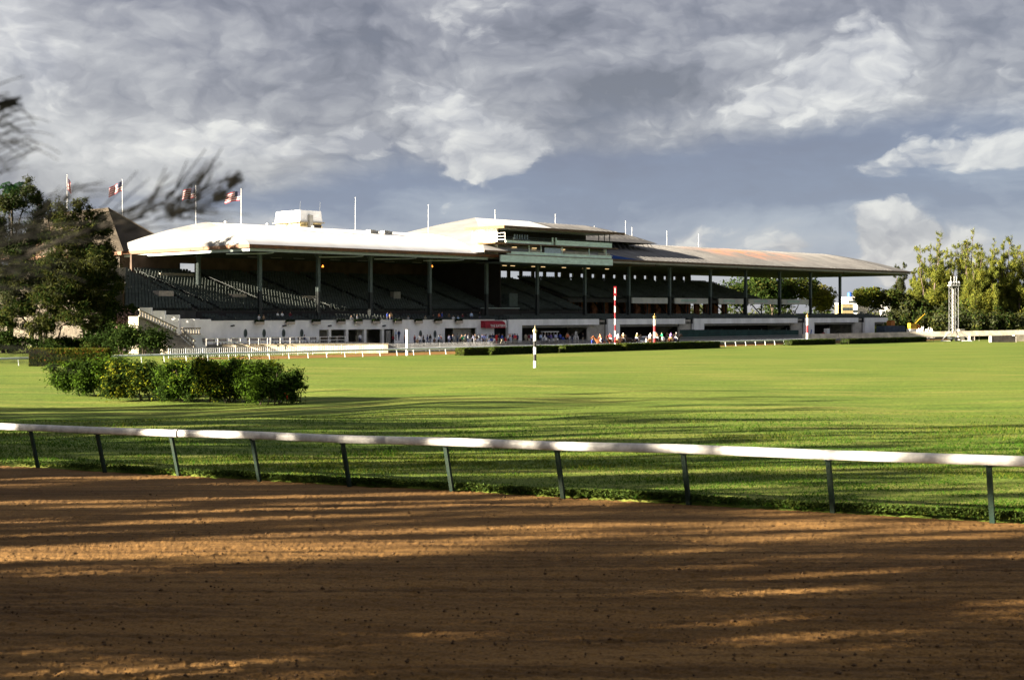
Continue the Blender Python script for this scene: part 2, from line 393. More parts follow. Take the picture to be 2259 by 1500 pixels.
class MB:
    def __init__(s): s.v = []; s.f = []; s.m = []
    def add(s, vs, fs, m=0):
        o = len(s.v); s.v += [Vector(v) for v in vs]; s.f += [[i + o for i in f] for f in fs]; s.m += [m] * len(fs)
    def box(s, x0, x1, y0, y1, z0, z1, m=0):
        s.add([(x0, y0, z0), (x1, y0, z0), (x1, y1, z0), (x0, y1, z0), (x0, y0, z1), (x1, y0, z1), (x1, y1, z1), (x0, y1, z1)],
              [(0, 3, 2, 1), (4, 5, 6, 7), (0, 1, 5, 4), (1, 2, 6, 5), (2, 3, 7, 6), (3, 0, 4, 7)], m)
    def prism(s, poly, axis, a, b, m=0):
        """extrude a 2D polygon; axis 'x': poly=(y,z); 'y': poly=(x,z); 'z': poly=(x,y)"""
        def p(q, w): return {'x': (w, q[0], q[1]), 'y': (q[0], w, q[1]), 'z': (q[0], q[1], w)}[axis]
        n = len(poly)
        s.add([p(q, a) for q in poly] + [p(q, b) for q in poly],
              [list(range(n))[::-1], list(range(n, 2 * n))] + [[i, (i + 1) % n, n + (i + 1) % n, n + i] for i in range(n)], m)
    def tube(s, p0, p1, r0, r1=None, n=6, m=0, caps=True):
        p0 = Vector(p0); p1 = Vector(p1); r1 = r0 if r1 is None else r1
        d = (p1 - p0)
        if d.length < 1e-6: return
        d.normalize(); a = d.orthogonal().normalized(); b = d.cross(a)
        vs = []
        for p, r in ((p0, r0), (p1, r1)):
            for i in range(n):
                t = 2 * math.pi * i / n; vs.append(p + a * math.cos(t) * r + b * math.sin(t) * r)
        fs = [[i, (i + 1) % n, n + (i + 1) % n, n + i] for i in range(n)]
        if caps: fs += [list(range(n))[::-1], list(range(n, 2 * n))]
        s.add(vs, fs, m)
    def path(s, pts, rad, n=6, m=0):
        for i in range(len(pts) - 1):
            s.tube(pts[i], pts[i + 1], rad[i] if hasattr(rad, '__len__') else rad, rad[i + 1] if hasattr(rad, '__len__') else rad, n, m)
    def lathe(s, prof, c=(0, 0, 0), n=12, m=0):
        vs = []
        for r, z in prof:
            for i in range(n):
                t = 2 * math.pi * i / n; vs.append((c[0] + r * math.cos(t), c[1] + r * math.sin(t), c[2] + z))
        k = len(prof)
        fs = [[j * n + i, j * n + (i + 1) % n, (j + 1) * n + (i + 1) % n, (j + 1) * n + i] for j in range(k - 1) for i in range(n)]
        fs += [list(range(n))[::-1], list(range((k - 1) * n, k * n))]
        s.add(vs, fs, m)
    def build(s, name, mats, parent=None, smooth=False):
        return mesh_obj(name, s.v, s.f, mats, parent, s.m, smooth)
def tag(o, label=None, cat=None, group=None, kind=None):
    if label: o['label'] = label
    if cat: o['category'] = cat
    if group: o['group'] = group
    if kind: o['kind'] = kind
    return o
def empty(name, loc=(0, 0, 0), rz=0.0, label=None, cat=None, group=None):
    o = bpy.data.objects.new(name, None); o.empty_display_size = .3; COL.objects.link(o)
    o.location = loc; o.rotation_euler = (0, 0, rz)
    return tag(o, label, cat, group)
def copy_tree(o, parent=None):
    c = o.copy(); COL.objects.link(c); c.parent = parent
    for ch in list(o.children): copy_tree(ch, c)
    return c
def share(name, me, loc, parent=None, rz=0.0, scale=None):
    o = bpy.data.objects.new(name, me); COL.objects.link(o); o.location = loc; o.rotation_euler = (0, 0, rz)
    if parent is not None: o.parent = parent
    if scale: o.scale = scale
    return o

# value noise
def vnoise(x, y, seed=0):
    xi = np.floor(x).astype(np.int64); yi = np.floor(y).astype(np.int64)
    fx = x - xi; fy = y - yi; fx = fx * fx * (3 - 2 * fx); fy = fy * fy * (3 - 2 * fy)
    def h(a, b):
        n = (a * 374761393 + b * 668265263 + seed * 1442695041) & 0xffffffff
        n = ((n ^ (n >> 13)) * 1274126177) & 0xffffffff
        return ((n ^ (n >> 16)) & 0xffff) / 65535.0
    return (h(xi, yi) * (1 - fx) + h(xi + 1, yi) * fx) * (1 - fy) + (h(xi, yi + 1) * (1 - fx) + h(xi + 1, yi + 1) * fx) * fy
def fbm(x, y, seed=0, oct=4):
    a = 0.0; k = 1.0; s = 0.0
    for i in range(oct):
        a = a + k * vnoise(x, y, seed + i); s += k; k *= .5; x = x * 2.03 + 17.1; y = y * 2.03 + 9.7
    return a / s

# ------------------------------------------------------------------ near rail line
POSTS = [(85, 1033), (232, 1042), (395, 1050), (573, 1061), (772, 1073), (998, 1085), (1243, 1099), (1520, 1113), (1838, 1131), (2190, 1153)]
PB = [G(*p) for p in POSTS]
_A = np.polyfit([p.x for p in PB], [p.y for p in PB], 2)
def rail_y(x): return np.polyval(_A, np.clip(x, -16, 14)) + np.where(np.asarray(x) < -16, (np.asarray(x) + 16) * np.polyval(np.polyder(_A), -16), 0) + np.where(np.asarray(x) > 14, (np.asarray(x) - 14) * np.polyval(np.polyder(_A), 14), 0)

# ------------------------------------------------------------------ ground sheets
def roll(x, y):
    k = np.clip((y - 34) / 22, 0, 1) * np.clip((145 - y) / 45, 0, 1)
    return ((fbm(x * .045 + 3, y * .055, 3, 3) - .5) * 1.15 + (fbm(x * .2, y * .2, 6, 2) - .5) * .12) * k
def ground():
    xs = np.concatenate([np.linspace(-3000, -200, 12), np.linspace(-160, -42, 24), np.linspace(-40, 40, 161), np.linspace(42, 160, 24), np.linspace(200, 3000, 12)])
    ys = np.concatenate([np.linspace(-400, -20, 8), np.linspace(-15, 60, 226), np.linspace(60.7, 130, 100), np.linspace(132, 300, 60), np.linspace(330, 5000, 20)])
    X, Y = np.meshgrid(xs, ys)
    Z = terr(Y) + roll(X, Y)
    v = rail_y(X) - Y                      # >0 on the track side of the rail
    Z = Z - .30 * np.clip((v + .10) / .12, 0, 1)
    Z = Z + (.06 + .05 * (fbm(X * .8, Y * .8, 5, 3) - .5)) * np.clip((v + .9) / .5, 0, 1) * np.clip((-v - .10) / .08, 0, 1)
    V = np.stack([X, Y, Z], -1).reshape(-1, 3)
    ny, nx = X.shape; i = np.arange(ny * nx).reshape(ny, nx)
    Fq = np.stack([i[:-1, :-1], i[:-1, 1:], i[1:, 1:], i[1:, :-1]], -1).reshape(-1, 4)
    o = np_obj('ground', V, Fq, 'grass_ground', smooth=True); tag(o, 'green grass infield of the racecourse', 'grass', kind='structure')
ground()

def near_track():
    # coarse sheet of the near turn
    xs = np.concatenate([np.linspace(-120, -20, 40), np.linspace(-19, 19, 77), np.linspace(20, 120, 40)]); n = 40
    V = []; 
    for x in xs:
        yr = float(rail_y(x))
        for k in range(n):
            y = yr - .05 - 26.0 * k / (n - 1)
            V.append((x, y, float(terr(y)) - .07))
    i = np.arange(len(xs) * n).reshape(len(xs), n)
    Fq = np.stack([i[:-1, :-1], i[1:, :-1], i[1:, 1:], i[:-1, 1:]], -1).reshape(-1, 4)
    o = np_obj('dirt_track', V, Fq[:, ::-1], 'dirt', smooth=True); tag(o, 'raked brown dirt of the near turn', 'track', kind='structure')
    # fine clods and harrow marks where the surface is close enough to see them
    cols = np.linspace(-420, 2680, 960); rows = np.linspace(0, 1, 330)
    k = (cols - CX) / F
    yr = np.empty_like(k)
    for j, kk in enumerate(k):
        lo, hi = 5.0, 60.0
        for _ in range(40):
            mid = .5 * (lo + hi)
            if mid < rail_y(kk * mid): lo = mid
            else: hi = mid
        yr[j] = lo + .15
    inv0 = 1 / 7.5; inv1 = 1 / yr
    Y = 1 / (inv0 + (inv1[None, :] - inv0) * rows[:, None]); X = k[None, :] * Y
    d = np.array([.84, -.54]); a = X * d[0] + Y * d[1]; b = X * .54 + Y * .84
    furrow = np.sin((b + .25 * (fbm(a * .25, b * .6, 9, 3) - .5)) * 2 * math.pi / .20) * .008 * (.3 + fbm(a * .35, b * .9, 12, 3))
    Z = terr(Y) + furrow + (fbm(X * 24, Y * 24, 21, 3) - .5) * .012 + (fbm(a * .5, b * 1.6, 31, 3) - .5) * .035
    cl = fbm(X * 24, Y * 24, 41, 2); Z += np.clip(cl - .64, 0, 1) * .055
    hoof = fbm(X * 6, Y * 6, 55, 2); Z -= np.clip(hoof - .68, 0, 1) * .10
    V = np.stack([X, Y, Z], -1).reshape(-1, 3)
    i = np.arange(V.shape[0]).reshape(X.shape)
    Fq = np.stack([i[:-1, :-1], i[:-1, 1:], i[1:, 1:], i[1:, :-1]], -1).reshape(-1, 4)
    o = np_obj('raked_dirt', V, Fq, 'dirt', smooth=True); tag(o, 'clods and harrow marks in the near brown dirt track', 'dirt', kind='structure')
    # loose clods
    n = 4200; u = RNG.random(n); yy = 1 / (1 / 8.5 + u * (1 / 32. - 1 / 8.5)); xx = (RNG.random(n) - .5) * .86 * yy
    ok = yy < rail_y(xx) - .1; xx = xx[ok]; yy = yy[ok]; n = len(xx)
    s = RNG.lognormal(-4.55, .35, n)
    base = np.array([(1, 0, 0), (-1, 0, 0), (0, 1, 0), (0, -1, 0), (0, 0, .8), (0, 0, -.6)], float)
    fc = np.array([(0, 2, 4), (2, 1, 4), (1, 3, 4), (3, 0, 4), (2, 0, 5), (1, 2, 5), (3, 1, 5), (0, 3, 5)])
    jit = 1 + (RNG.random((n, 6, 1)) - .5) * .7
    V = base[None] * jit * s[:, None, None]
    V = V + np.stack([xx, yy, terr(yy) + .008], -1)[:, None, :]
    Fq = (fc[None] + (np.arange(n) * 6)[:, None, None]).reshape(-1, 3)
    o = np_obj('dirt_clods', V.reshape(-1, 3), Fq, 'dirt_clod', smooth=True); tag(o, 'loose clods lying on the near dirt track', 'dirt', kind='stuff')
near_track()

def strip(name, s0, s1, t0, t1, z, m, label, n=40):
    V = []; 
    for k in range(n + 1):
        s = s0 + (s1 - s0) * k / n
        V += [B(s, t1, z), B(s, t0, z)]
    Fq = [(2 * k, 2 * k + 2, 2 * k + 3, 2 * k + 1) for k in range(n)]
    o = mesh_obj(name, V, [f for f in Fq], m); tag(o, label, 'ground', kind='structure'); return o
strip('far_track', -260, 330, 19.5, 30.3, .012, 'dirt_far', 'brown dirt of the home stretch beyond the hedges')

# ------------------------------------------------------------------ grass blades and weeds near the rail
def blades(name, P, h, w, mats, midx, label, cat, lean=.5):
    n = len(P); th = RNG.random(n) * 2 * math.pi; ph = RNG.random(n) * 2 * math.pi
    dx = np.stack([np.cos(th), np.sin(th), np.zeros(n)], -1) * (w / 2)[:, None]
    tip = np.stack([np.cos(ph) * lean * h, np.sin(ph) * lean * h, h], -1)
    V = np.empty((n, 3, 3)); V[:, 0] = P - dx; V[:, 1] = P + dx; V[:, 2] = P + tip
    Fq = np.arange(n * 3).reshape(n, 3)
    o = np_obj(name, V.reshape(-1, 3), Fq, mats, midx=midx); tag(o, label, cat, kind='stuff'); return o
def ground_z(x, y):
    z = terr(y) + roll(x, y)
    v = rail_y(x) - y
    return z + (.06 + .05 * (fbm(x * .8, y * .8, 5, 3) - .5)) * np.clip((v + .9) / .5, 0, 1)
def grass():
    n = 330000; u = RNG.random(n); y = 1 / (1 / 20. + u * (1 / 70. - 1 / 20.)); x = (RNG.random(n) - .5) * .84 * y
    ok = (y > rail_y(x) + .02); x = x[ok]; y = y[ok]
    dens = fbm(x * .7, y * .7, 71, 3); keep = RNG.random(len(x)) < np.clip(dens * 2.2 - .35, .15, 1); x = x[keep]; y = y[keep]; n = len(x)
    h = (.030 + .05 * RNG.random(n)) * np.clip((78 - y) / 30, .25, 1) * (.6 + .9 * fbm(x * .35, y * .35, 77, 3)) * np.clip(y / 38, .75, 1.5) * (1 + 5 * np.clip(fbm(x * .55, y * .55, 79, 3) - .60, 0, .4)); w = .010 + .018 * RNG.random(n) * np.clip(y / 35, .6, 2)
    mi = (RNG.random(n) < np.clip(fbm(x * .12, y * .25, 81, 4) * 1.6 - .55, .05, .8)).astype(int)
    P = np.stack([x, y, ground_z(x, y) - .01], -1)
    blades('grass', P, h, w, ['grass_blade', 'grass_blade_y'], mi, 'short green grass growing beyond the near rail', 'grass', .7)
    # creeping weeds along the edge of the dirt
    n = 60000; x = -13 + RNG.random(n) * 27; off = np.abs(RNG.normal(0, .34, n)) + .06
    y = rail_y(x) + off
    dens = fbm(x * .8, y * 1.2, 91, 3); keep = RNG.random(n) < np.clip((dens - .25) * 2.2, .08, 1) * np.clip((x + 15) / 14, .25, 1); x = x[keep]; y = y[keep]; off = off[keep]; n = len(x)
    hgt = RNG.random(n) * (.07 + .11 * fbm(x * 1.5, y * 1.5, 93, 3)) * np.exp(-off * 1.2)
    P = np.stack([x, y, ground_z(x, y) + hgt], -1)
    nv = RNG.normal(size=(n, 3)); nv[:, 2] = np.abs(nv[:, 2]) + .6
    V, Fq = leaf_quads(P, .022 + .022 * RNG.random(n), 1.3, nv)
    o = np_obj('weeds', V, Fq, ['weed', 'hedge_mid', 'leaf_mid'], midx=RNG.integers(0, 3, n)); tag(o, 'low creeping weeds along the edge of the dirt', 'weeds', kind='stuff')
def leaf_quads(P, size, aspect, nrm, droop=None):
    """one diamond leaf per point"""
    n = len(P); nv = nrm / (np.linalg.norm(nrm, axis=1, keepdims=True) + 1e-9)
    r = RNG.normal(size=(n, 3)) if droop is None else droop
    a = r - nv * np.sum(r * nv, 1, keepdims=True); a /= (np.linalg.norm(a, axis=1, keepdims=True) + 1e-9)
    b = np.cross(nv, a); size = np.broadcast_to(size, (n,))
    la = a * (size * aspect)[:, None]; lb = b * (size * .5)[:, None]
    V = np.stack([P - la, P + lb, P + la, P - lb], 1).reshape(-1, 3)
    return V, np.arange(n * 4).reshape(n, 4)
grass()

# ------------------------------------------------------------------ near rail
def near_rail():
    e = empty('track_rail', PB[5], 0, 'near white running rail on leaning dark green posts beside the dirt', 'rail')
    org = PB[5]
    tops = []
    for (px, py), b in zip(POSTS, PB):
        hgt = 1.06
        d = Vector((-.54, -.84, 0))
        top = b + d * .23 + Vector((0, 0, hgt - .17 + .012 * math.sin(px * .013)))
        tops.append(top)
        mb = MB()
        a = Vector((.84, -.54, 0)) * .038; c = Vector((.54, .84, 0)) * .032
        b0 = b - Vector((0, 0, .35)) - d * .08
        vs = [b0 - a - c, b0 + a - c, b0 + a + c, b0 - a + c, top - a - c, top + a - c, top + a + c, top - a + c]
        mb.add([v - org for v in vs], [(0, 3, 2, 1), (4, 5, 6, 7), (0, 1, 5, 4), (1, 2, 6, 5), (2, 3, 7, 6), (3, 0, 4, 7)])
        mb.box(top.x - org.x - .06, top.x - org.x + .06, top.y - org.y - .05, top.y - org.y + .05, top.z - org.z - .012, top.z - org.z + .012)
        mb.build('post', 'post_paint', e)
    # rail: rounded box section swept through the post tops, extended past the frame
    d0 = (tops[0] - tops[1]); d1 = (tops[-1] - tops[-2])
    pts = [tops[0] + d0 * 6, tops[0] + d0 * 3, tops[0] + d0] + tops + [tops[-1] + d1, tops[-1] + d1 * 3, tops[-1] + d1 * 6]
    prof = [(-.055, .01), (-.07, .035), (-.073, .085), (-.062, .135), (-.03, .162), (.03, .162), (.062, .135), (.073, .085), (.07, .035), (.055, .01)]
    V = []; n = len(prof)
    for i, p in enumerate(pts):
        t = (pts[min(i + 1, len(pts) - 1)] - pts[max(i - 1, 0)]); t.z = 0; t.normalize(); nn = Vector((-t.y, t.x, 0))
        for (q, z) in prof: V.append(p + nn * q + Vector((0, 0, z)) - org)
    Fq = [(i * n + j, (i + 1) * n + j, (i + 1) * n + (j + 1) % n, i * n + (j + 1) % n) for i in range(len(pts) - 1) for j in range(n)]
    mesh_obj('rail', V, [f[::-1] for f in Fq], 'rail_white', e, smooth=True)
    # sleeves where lengths of rail meet
    for p, q in ((tops[4], tops[5]), (tops[8], tops[9])):
        t = (q - p).normalized(); nn = Vector((-t.y, t.x, 0)).normalized(); mb = MB()
        vs = []
        for k in (-.05, .05):
            for (a, z) in prof: vs.append(p + t * k + nn * a * 1.04 + Vector((0, 0, (z - .086) * 1.035 + .086)) - org)
        mb.add(vs, [[j, n + j, n + (j + 1) % n, (j + 1) % n] for j in range(n)]); mb.build('joint_sleeve', 'rail_white', e)
    # more posts outside the picture
    for k in (1, 2, 3):
        for base, dd in ((PB[0], (PB[0] - PB[1]) * k), (PB[-1], (PB[-1] - PB[-2]) * k)):
            q = base + dd; o = e.children[0]
            c = o.copy(); COL.objects.link(c); c.parent = e; c.location = q - PB[0]
mat('post_paint', (.010, .026, .019), .6, .35, 5, col2=(.018, .026, .018), bump=.2, detail=9, spec=.15)
mat('rail_white', (.50, .49, .465), .5, .16, 5.0, spec=.4, detail=10)
near_rail()

# ------------------------------------------------------------------ trees, hedges
def crown_obj(name, clumps, n, size, aspect, mats, wts, parent, up=.4, droop=0.0, flat=1.0, hollow=.45, soft=0.0):
    """leaf cloud: clumps = list of (centre, (rx,ry,rz)); leaves sit mostly in the outer shell of each clump"""
    C = np.array([c for c, r in clumps]); Rr = np.array([r for c, r in clumps], float)
    vol = (Rr[:, 0] * Rr[:, 1] * Rr[:, 2]) ** (2 / 3.); pick = RNG.choice(len(clumps), n, p=vol / vol.sum())
    d = RNG.normal(size=(n, 3)); d /= np.linalg.norm(d, axis=1, keepdims=True)
    rad = hollow + (1 - hollow) * RNG.random(n) ** .6
    rad *= 1 + .28 * (RNG.random(n) - .3)
    if soft: rad = np.minimum(np.abs(RNG.normal(0, soft, n)) + .08, 2.0)
    P = C[pick] + d * Rr[pick] * rad[:, None]
    nv = d + RNG.normal(size=(n, 3)) * .7; nv[:, 2] += up
    dr = None
    if droop:
        dr = d * .9 + RNG.normal(size=(n, 3)) * .35; dr[:, 2] += droop
    sz = size * (.6 + .8 * RNG.random(n))
    V, Fq = leaf_quads(P, sz, aspect, nv, dr)
    # tint by clump so that there are light and dark masses, with a random share
    cl_w = RNG.random(len(clumps))
    mi = np.searchsorted(np.cumsum(wts) / sum(wts), np.clip(cl_w[pick] * .5 + RNG.random(n) * .5, 0, .999))
    return np_obj(name, V, Fq, mats, parent, midx=np.clip(mi, 0, len(mats) - 1))
def limbs(mb, p, d, length, r, depth, tips, spread=.5, up=.15, rnd=None, n=6, kids=(2, 3), shrink=.72):
    rnd = rnd or random
    segs = 3; pts = [p]; rad = [r]
    for i in range(segs):
        d = (d + Vector((rnd.gauss(0, .12), rnd.gauss(0, .12), rnd.gauss(0, .08) + up * .25))).normalized()
        p = p + d * (length / segs); pts.append(p); rad.append(r * (1 - .42 * (i + 1) / segs))
    mb.path(pts, rad, n)
    if depth == 0:
        tips.append(p); return
    if depth <= 1: tips.append(pts[2])
    k = rnd.randint(*kids)
    a0 = rnd.random() * 6.28
    for j in range(k):
        a = a0 + j * 6.28 / k + rnd.gauss(0, .35)
        side = Vector((math.cos(a), math.sin(a), 0))
        nd = (d * (1 - spread * .5) + side * spread + Vector((0, 0, up))).normalized()
        limbs(mb, p, nd, length * shrink * rnd.uniform(.8, 1.15), rad[-1] * .78, depth - 1, tips, spread, up, rnd, max(4, n - 1), kids, shrink)

def broadleaf(name, loc, H, label, mats, wts, seed, nleaf=5000, leaf=.3, group=None, stems=1, spread=.55, bark='bark', width=1.0, cat='tree', clump=.17, rough=1.0):
    rnd = random.Random(seed)
    e = empty(name, loc, 0, label, cat, group); mb = MB(); tips = []
    for s in range(stems):
        d = Vector((rnd.gauss(0, .16), rnd.gauss(0, .16), 1)).normalized()
        o = Vector((rnd.gauss(0, .3), rnd.gauss(0, .3), -.3)) if stems > 1 else Vector((0, 0, -.3))
        limbs(mb, o, d, H * .36, H * .024, 3, tips, spread, .16, rnd)
    mb.build('trunk', bark, e, smooth=True)
    zt = max(t.z for t in tips); k = H * .93 / zt
    clumps = []
    for t in tips:
        r = H * clump * rnd.uniform(.55, 1.1)
        clumps.append(((t.x * width * k, t.y * width * k, t.z * k - r * .25), (r, r, r * .8)))
    crown_obj('crown', clumps, nleaf, leaf, 1.1 * rough, mats, wts, e, .35)
    return e

def casuarina(name, loc, H, label, mats, wts, seed, nleaf=6000, group=None, leaf=.5, leaders=4, bark='bark', lean=.12, rad=1.0, low=.22):
    """upright feathery plumes on several leaders"""
    rnd = random.Random(seed)
    e = empty(name, loc, 0, label, 'tree', group); mb = MB(); clumps = []
    for s in range(leaders):
        a = 6.28 * s / leaders + rnd.uniform(-.4, .4); ln = lean * rnd.uniform(.4, 1.5)
        h = H * (1 if s == 0 else rnd.uniform(.68, .97))
        base = Vector((rnd.gauss(0, .35), rnd.gauss(0, .35), -.3))
        pts = []; rr = []
        for i in range(8):
            f = i / 7; bend = ln * h * (f ** 1.15)
            pts.append(base + Vector((math.cos(a) * bend + rnd.gauss(0, .12), math.sin(a) * bend + rnd.gauss(0, .12), h * f)))
            rr.append(max(.03, H * .013 * (1 - f * .95)))
        mb.path(pts, rr, 6)
        nb = 15
        for j in range(nb):
            f = low + (1 - low) * (j + rnd.random()) / nb
            q = f * 7; i = min(6, int(q)); p = pts[i].lerp(pts[i + 1], q - i)
            L = H * .17 * rad * (1.05 - f) ** .7 * rnd.uniform(.5, 1.3) + H * .018
            b = rnd.random() * 6.28; up = rnd.uniform(.35, 1.1)
            d = Vector((math.cos(b), math.sin(b), up)).normalized()
            tip = p + d * L; mb.tube(p, tip, H * .0035, H * .001, 4)
            for g in (.45, .75, 1.0):
                c = p.lerp(tip, g); w = L * rnd.uniform(.24, .38)
                clumps.append(((c.x, c.y, c.z), (w, w, w * 1.35)))
        clumps.append(((pts[-1].x, pts[-1].y, pts[-1].z - H * .02), (H * .014, H * .014, H * .05)))
    mb.build('trunk', bark, e, smooth=True)
    crown_obj('crown', clumps, nleaf, leaf * .30, 2.6, mats, wts, e, .2, droop=.9, hollow=.15)
    return e

def hedge_box(name, s0, s1, t0, t1, h, label, group, mats=('hedge_dark', 'hedge_mid', 'leaf_yellow'), wts=(3, 3.4, .8), leaf=.11, dens=150, org=None):
    """clipped hedge: leaves over a box with slightly wavy faces, twigs inside"""
    c = B((s0 + s1) / 2, (t0 + t1) / 2, 0); e = empty(name, c, BROT, label, 'hedge', group)
    lx = (s1 - s0); ly = abs(t1 - t0)
    mb = MB(); mb.box(-lx / 2 + .14, lx / 2 - .14, -ly / 2 + .14, ly / 2 - .14, .02, h - .14); mb.build('twigs', 'bark_dark', e)
    area = [('f', lx * h), ('b', lx * h), ('t', lx * ly), ('l', ly * h), ('r', ly * h)]
    P = []; Nn = []
    for k, a in area:
        n = int(a * dens); u = RNG.random(n); v = RNG.random(n); dep = RNG.random(n) ** 1.5 * .16
        if k in 'fb':
            sg = -1 if k == 'f' else 1
            x = (u - .5) * lx; z = v * h; wob = (fbm(x * 1.3, z * 1.6, 5, 3) - .5) * .22
            P.append(np.stack([x, sg * (ly / 2 - dep + wob), z], -1)); nn = np.tile([0, sg, .2], (n, 1))
        elif k == 't':
            x = (u - .5) * lx; y = (v - .5) * ly; wob = (fbm(x * 1.3, y * 1.3, 8, 3) - .5) * .16
            P.append(np.stack([x, y, h - dep + wob], -1)); nn = np.tile([0, 0, 1.], (n, 1))
        else:
            sg = -1 if k == 'l' else 1
            y = (u - .5) * ly; z = v * h
            P.append(np.stack([sg * (lx / 2 - dep), y, z], -1)); nn = np.tile([sg, 0, .2], (n, 1))
        Nn.append(nn)
    P = np.concatenate(P); Nn = np.concatenate(Nn) + RNG.normal(size=(len(P), 3)) * .55
    V, Fq = leaf_quads(P, leaf * (.6 + .8 * RNG.random(len(P))), 1.0, Nn)
    w = np.cumsum(wts) / sum(wts)
    q = np.clip(.55 * RNG.random(len(P)) + .45 * np.clip((fbm(P[:, 0] * .5, P[:, 2] * .9 + 3, 13, 3) - .25) * 1.9, 0, 1), 0, .999)
    np_obj('leaves', V, Fq, list(mats), e, midx=np.searchsorted(w, q))
    return e

# ------------------------------------------------------------------ grandstand
def L_(p):
    """world point -> grandstand local"""
    d = Vector(p) - P0
    return Vector((d.x * UX.x + d.y * UX.y, -(d.x * NX.x + d.y * NX.y), p[2]))
def prof(d, c=.0): return (1 - c) * (1.35 * d - .35 * d * d) + c * math.sqrt(max(0, 1 - (1 - d) ** 2))
GS = empty('grandstand', P0, BROT, 'long racecourse grandstand with curved white and weathered grey roofs over tiers of seats', 'grandstand')
ROOFS = []
def hip_roof(name, s0, s1, y0, y1, ze, rise, w0, w1, mats, front_only=False, rings=20, curv=.0):
    """convex hipped roof; mats = (front, back, left end, right end); each slope is its own part"""
    hw = (y1 - y0) / 2
    def ring(k): return (s0 + w0 * k, s1 - w1 * k, y0 + hw * k, y1 - hw * k, ze + rise * prof(k, curv))
    ks = [i / rings for i in range(rings + 1)]
    e = None
    sides = {'front_slope': [], 'back_slope': [], 'left_end_slope': [], 'right_end_slope': []}
    for k in ks:
        a, b, c, d, z = ring(k)
        sides['front_slope'].append(((a, c, z), (b, c, z))); sides['back_slope'].append(((b, d, z), (a, d, z)))
        sides['left_end_slope'].append(((a, d, z), (a, c, z))); sides['right_end_slope'].append(((b, c, z), (b, d, z)))
    first = None
    for (nm, rows), m in zip(sides.items(), mats):
        if m is None: continue
        V = []; Fq = []; nseg = 24
        for (p, q) in rows:
            for j in range(nseg + 1):
                V.append(Vector(p).lerp(Vector(q), j / nseg))
        for i in range(len(rows) - 1):
            for j in range(nseg):
                a = i * (nseg + 1) + j; Fq.append((a, a + 1, a + nseg + 2, a + nseg + 1))
        if first is None:
            first = mesh_obj(name, V, Fq, m, GS, smooth=True)
        else: mesh_obj(nm, V, Fq, m, first, smooth=True)
    ROOFS.append((s0, s1, y0, y1, ze, rise, w0, w1, curv))
    # seams: raised ribs running up the front slope
    return first
def roof_z(s, y):
    z = 0
    for (s0, s1, y0, y1, ze, rise, w0, w1, cv) in ROOFS:
        if s0 <= s <= s1 and y0 <= y <= y1:
            k = min((y - y0) / ((y1 - y0) / 2), (y1 - y) / ((y1 - y0) / 2), (s - s0) / w0 if w0 else 9, (s1 - s) / w1 if w1 else 9, 1)
            z = max(z, ze + rise * prof(k, cv))
    return z
EL, ER = -83.3, 113.3
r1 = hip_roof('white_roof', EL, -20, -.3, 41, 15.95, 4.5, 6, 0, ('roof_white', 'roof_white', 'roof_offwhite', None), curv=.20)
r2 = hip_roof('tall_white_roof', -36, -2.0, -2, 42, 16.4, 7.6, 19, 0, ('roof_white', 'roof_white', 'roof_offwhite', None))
r4 = hip_roof('grey_upper_roof', -2.0, 24, 8, 32, 20.0, 3.9, 0, 9, ('roof_grey', 'roof_grey', None, 'roof_grey'))
mesh_obj('gable_wall', [(-2.0, -2, 16.3), (-2.0, 42, 16.3)] + [(-2.0, 42 - 44 * i / 16, 16.4 + 7.6 * prof(1 - abs(1 - i / 8)) ) for i in range(17)], [list(range(19))], 'roof_grey', r2)
r3 = hip_roof('weathered_roof', -4, ER, -.3, 40.5, 15.95, 4.75, 0, 6, ('roof_grey', 'roof_grey', None, 'roof_grey'))
# ribs on the roofs (standing seams) as thin raised strips
def seams(parent, s0, s1, step, m, y0, y1, zoff=.03, w=.05):
    V = []; Fq = []
    s = s0
    while s < s1:
        prev = None
        for i in range(9):
            y = y0 + (y1 - y0) * i / 8; z = roof_z(s, y)
            a = len(V); V += [(s - w, y, z - .02), (s - w, y, z + zoff), (s + w, y, z + zoff), (s + w, y, z - .02)]
            if prev is not None:
                for q in range(3): Fq.append((prev + q, prev + q + 1, a + q + 1, a + q))
            prev = a
        s += step
    o = mesh_obj('roof_seams', V, Fq, m, parent); tag(o, kind='stuff')
seams(r3, 1, 106, 1.6, 'roof_grey', 0, 20, .04, .06)
# grey patched corner on the tall roof
def patch(name, pts, m, parent, off=.05):
    V = [(s, y, roof_z(s, y) + off) for s, y in pts]
    mesh_obj(name, V, [list(range(len(V)))], m, parent)
def patch_grid(name, corner_fn, m, parent, n=8, off=.06):
    V = []; Fq = []
    for i in range(n + 1):
        for j in range(n + 1):
            s, y = corner_fn(i / n, j / n); V.append((s, y, roof_z(s, y) + off))
    for i in range(n):
        for j in range(n):
            a = i * (n + 1) + j; Fq.append((a, a + 1, a + n + 2, a + n + 1))
    mesh_obj(name, V, Fq, m, parent, smooth=True)
patch_grid('blue_tarp', lambda u, v: (-1.9 + u * 9.5 * (1 - v), -.1 + 7.0 * v), 'blue_tarp', r3)

def part(name, m, *boxes, parent=GS):
    mb = MB()
    for b in boxes: mb.box(*b)
    return mb.build(name, m, parent)
